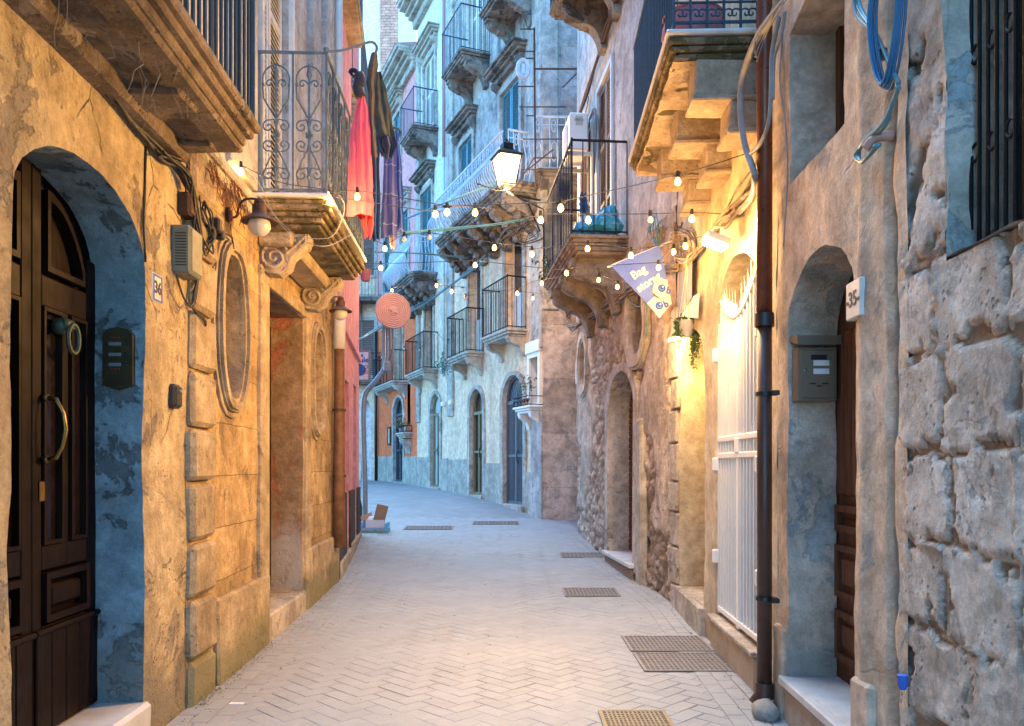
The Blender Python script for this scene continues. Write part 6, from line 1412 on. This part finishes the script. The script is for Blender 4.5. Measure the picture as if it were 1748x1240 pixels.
for (label, py0, py1, px, fr, d) in (('slender white drainpipe with a red upper length on the streaked facade', -20, 620, 762, FC, .08),):
    t_ = FC.t(px); dp = thing('drainpipe', label, 'drainpipe', FC((t_, 0, 4))); obj('pipe', MB().tube([FC((t_, .08, 4.2)), FC((t_, .08, 10.6))], .045, n=8), M['whtiron'], dp, True); obj('pipe', MB().tube([FC((t_, .08, 10.6)), FC((t_, .08, 17))], .05, n=8), M['terra'], dp, True)
dp = thing('drainpipe', 'black drainpipe at the left edge of the orange front', 'drainpipe', FC((31.6, 0, 1))); obj('pipe', MB().tube([FC((31.55, .1, 1.0)), FC((31.55, .1, 7))], .06, n=8), M['black'], dp, True)
t_, z_ = FC.tz(714, 655); wp = thing('wall_plaque', 'small framed menu board on the orange front beside the glass door', 'plaque', FC((30.0, 0, 2.6))); obj('board', MB().box((29.6, 0, 2.4), (29.9, .04, 3.0), FC), M['cream'], wp); obj('frame', MB().ring(rect(29.56, 29.94, 2.36, 3.04), rect(29.62, 29.88, 2.42, 2.98), 0, .06, FC), M['bwood'], wp)
for px, py, lab in ((760, 690, 'left of the two small white boxes between the cream doors'), (773, 688, 'right of the two small white boxes between the cream doors')):
    t_, z_ = FC.tz(px, py); wb = thing('wall_box', 'white wall light, '+lab, 'wall light', FC((t_, 0, z_))); obj('case', MB().box((t_-.1, 0, z_-.07), (t_+.1, .12, z_+.07), FC, ch=.02), M['wht'], wb)
ms = thing('marble_plaque', 'small white stone plaque on the rubble house corner', 'plaque', onw(FS, 977, 650)); t_, z_ = 15.1, zat(635, 15.1); obj('plaque', MB().box((t_-.2, 0, z_-.23), (t_+.12, .05, z_+.2), FS, ch=.01), M['marble'], ms); textobj('lettering', 'VIA\nN. 12', .1, M['ink'], on_right(FS, t_-.04, .052, z_), ms) if False else None

q = MB(); rr = random.Random(21)
for i in range(520):
    y = rr.uniform(4.2, 15); sd_ = rr.random() < .5
    l = (-1.92-.0397*y if y < 10.7 else -2.345-.1256*(y-10.7)); r = (1.546+.0338*y if y < 8.8 else 2.63-.0902*y)
    if rr.random() < .25: x = rr.uniform(l+.1, r-.1)
    else: x = l+.05+abs(rr.gauss(0, .09)) if sd_ else r-.04-abs(rr.gauss(0, .09))
    s_ = rr.uniform(.004, .013); a = rr.uniform(0, 6); c = Vector((x, y, gz(y)+.0185))
    u = Vector((cos(a), sin(a), rr.uniform(-.1, .1)))*s_; v = Vector((-sin(a), cos(a), rr.uniform(0, .5)))*s_*rr.uniform(.4, 1)
    q.add([c-u, c-v, c+u, c+v, c+Vector((0, 0, s_*.6))], [(0, 1, 4), (1, 2, 4), (2, 3, 4), (3, 0, 4), (0, 3, 2, 1)])
tag(obj('grit', q, simple('dark_grit', (.13, .1, .07), .9, c2=(.25, .22, .17))), kind='stuff')
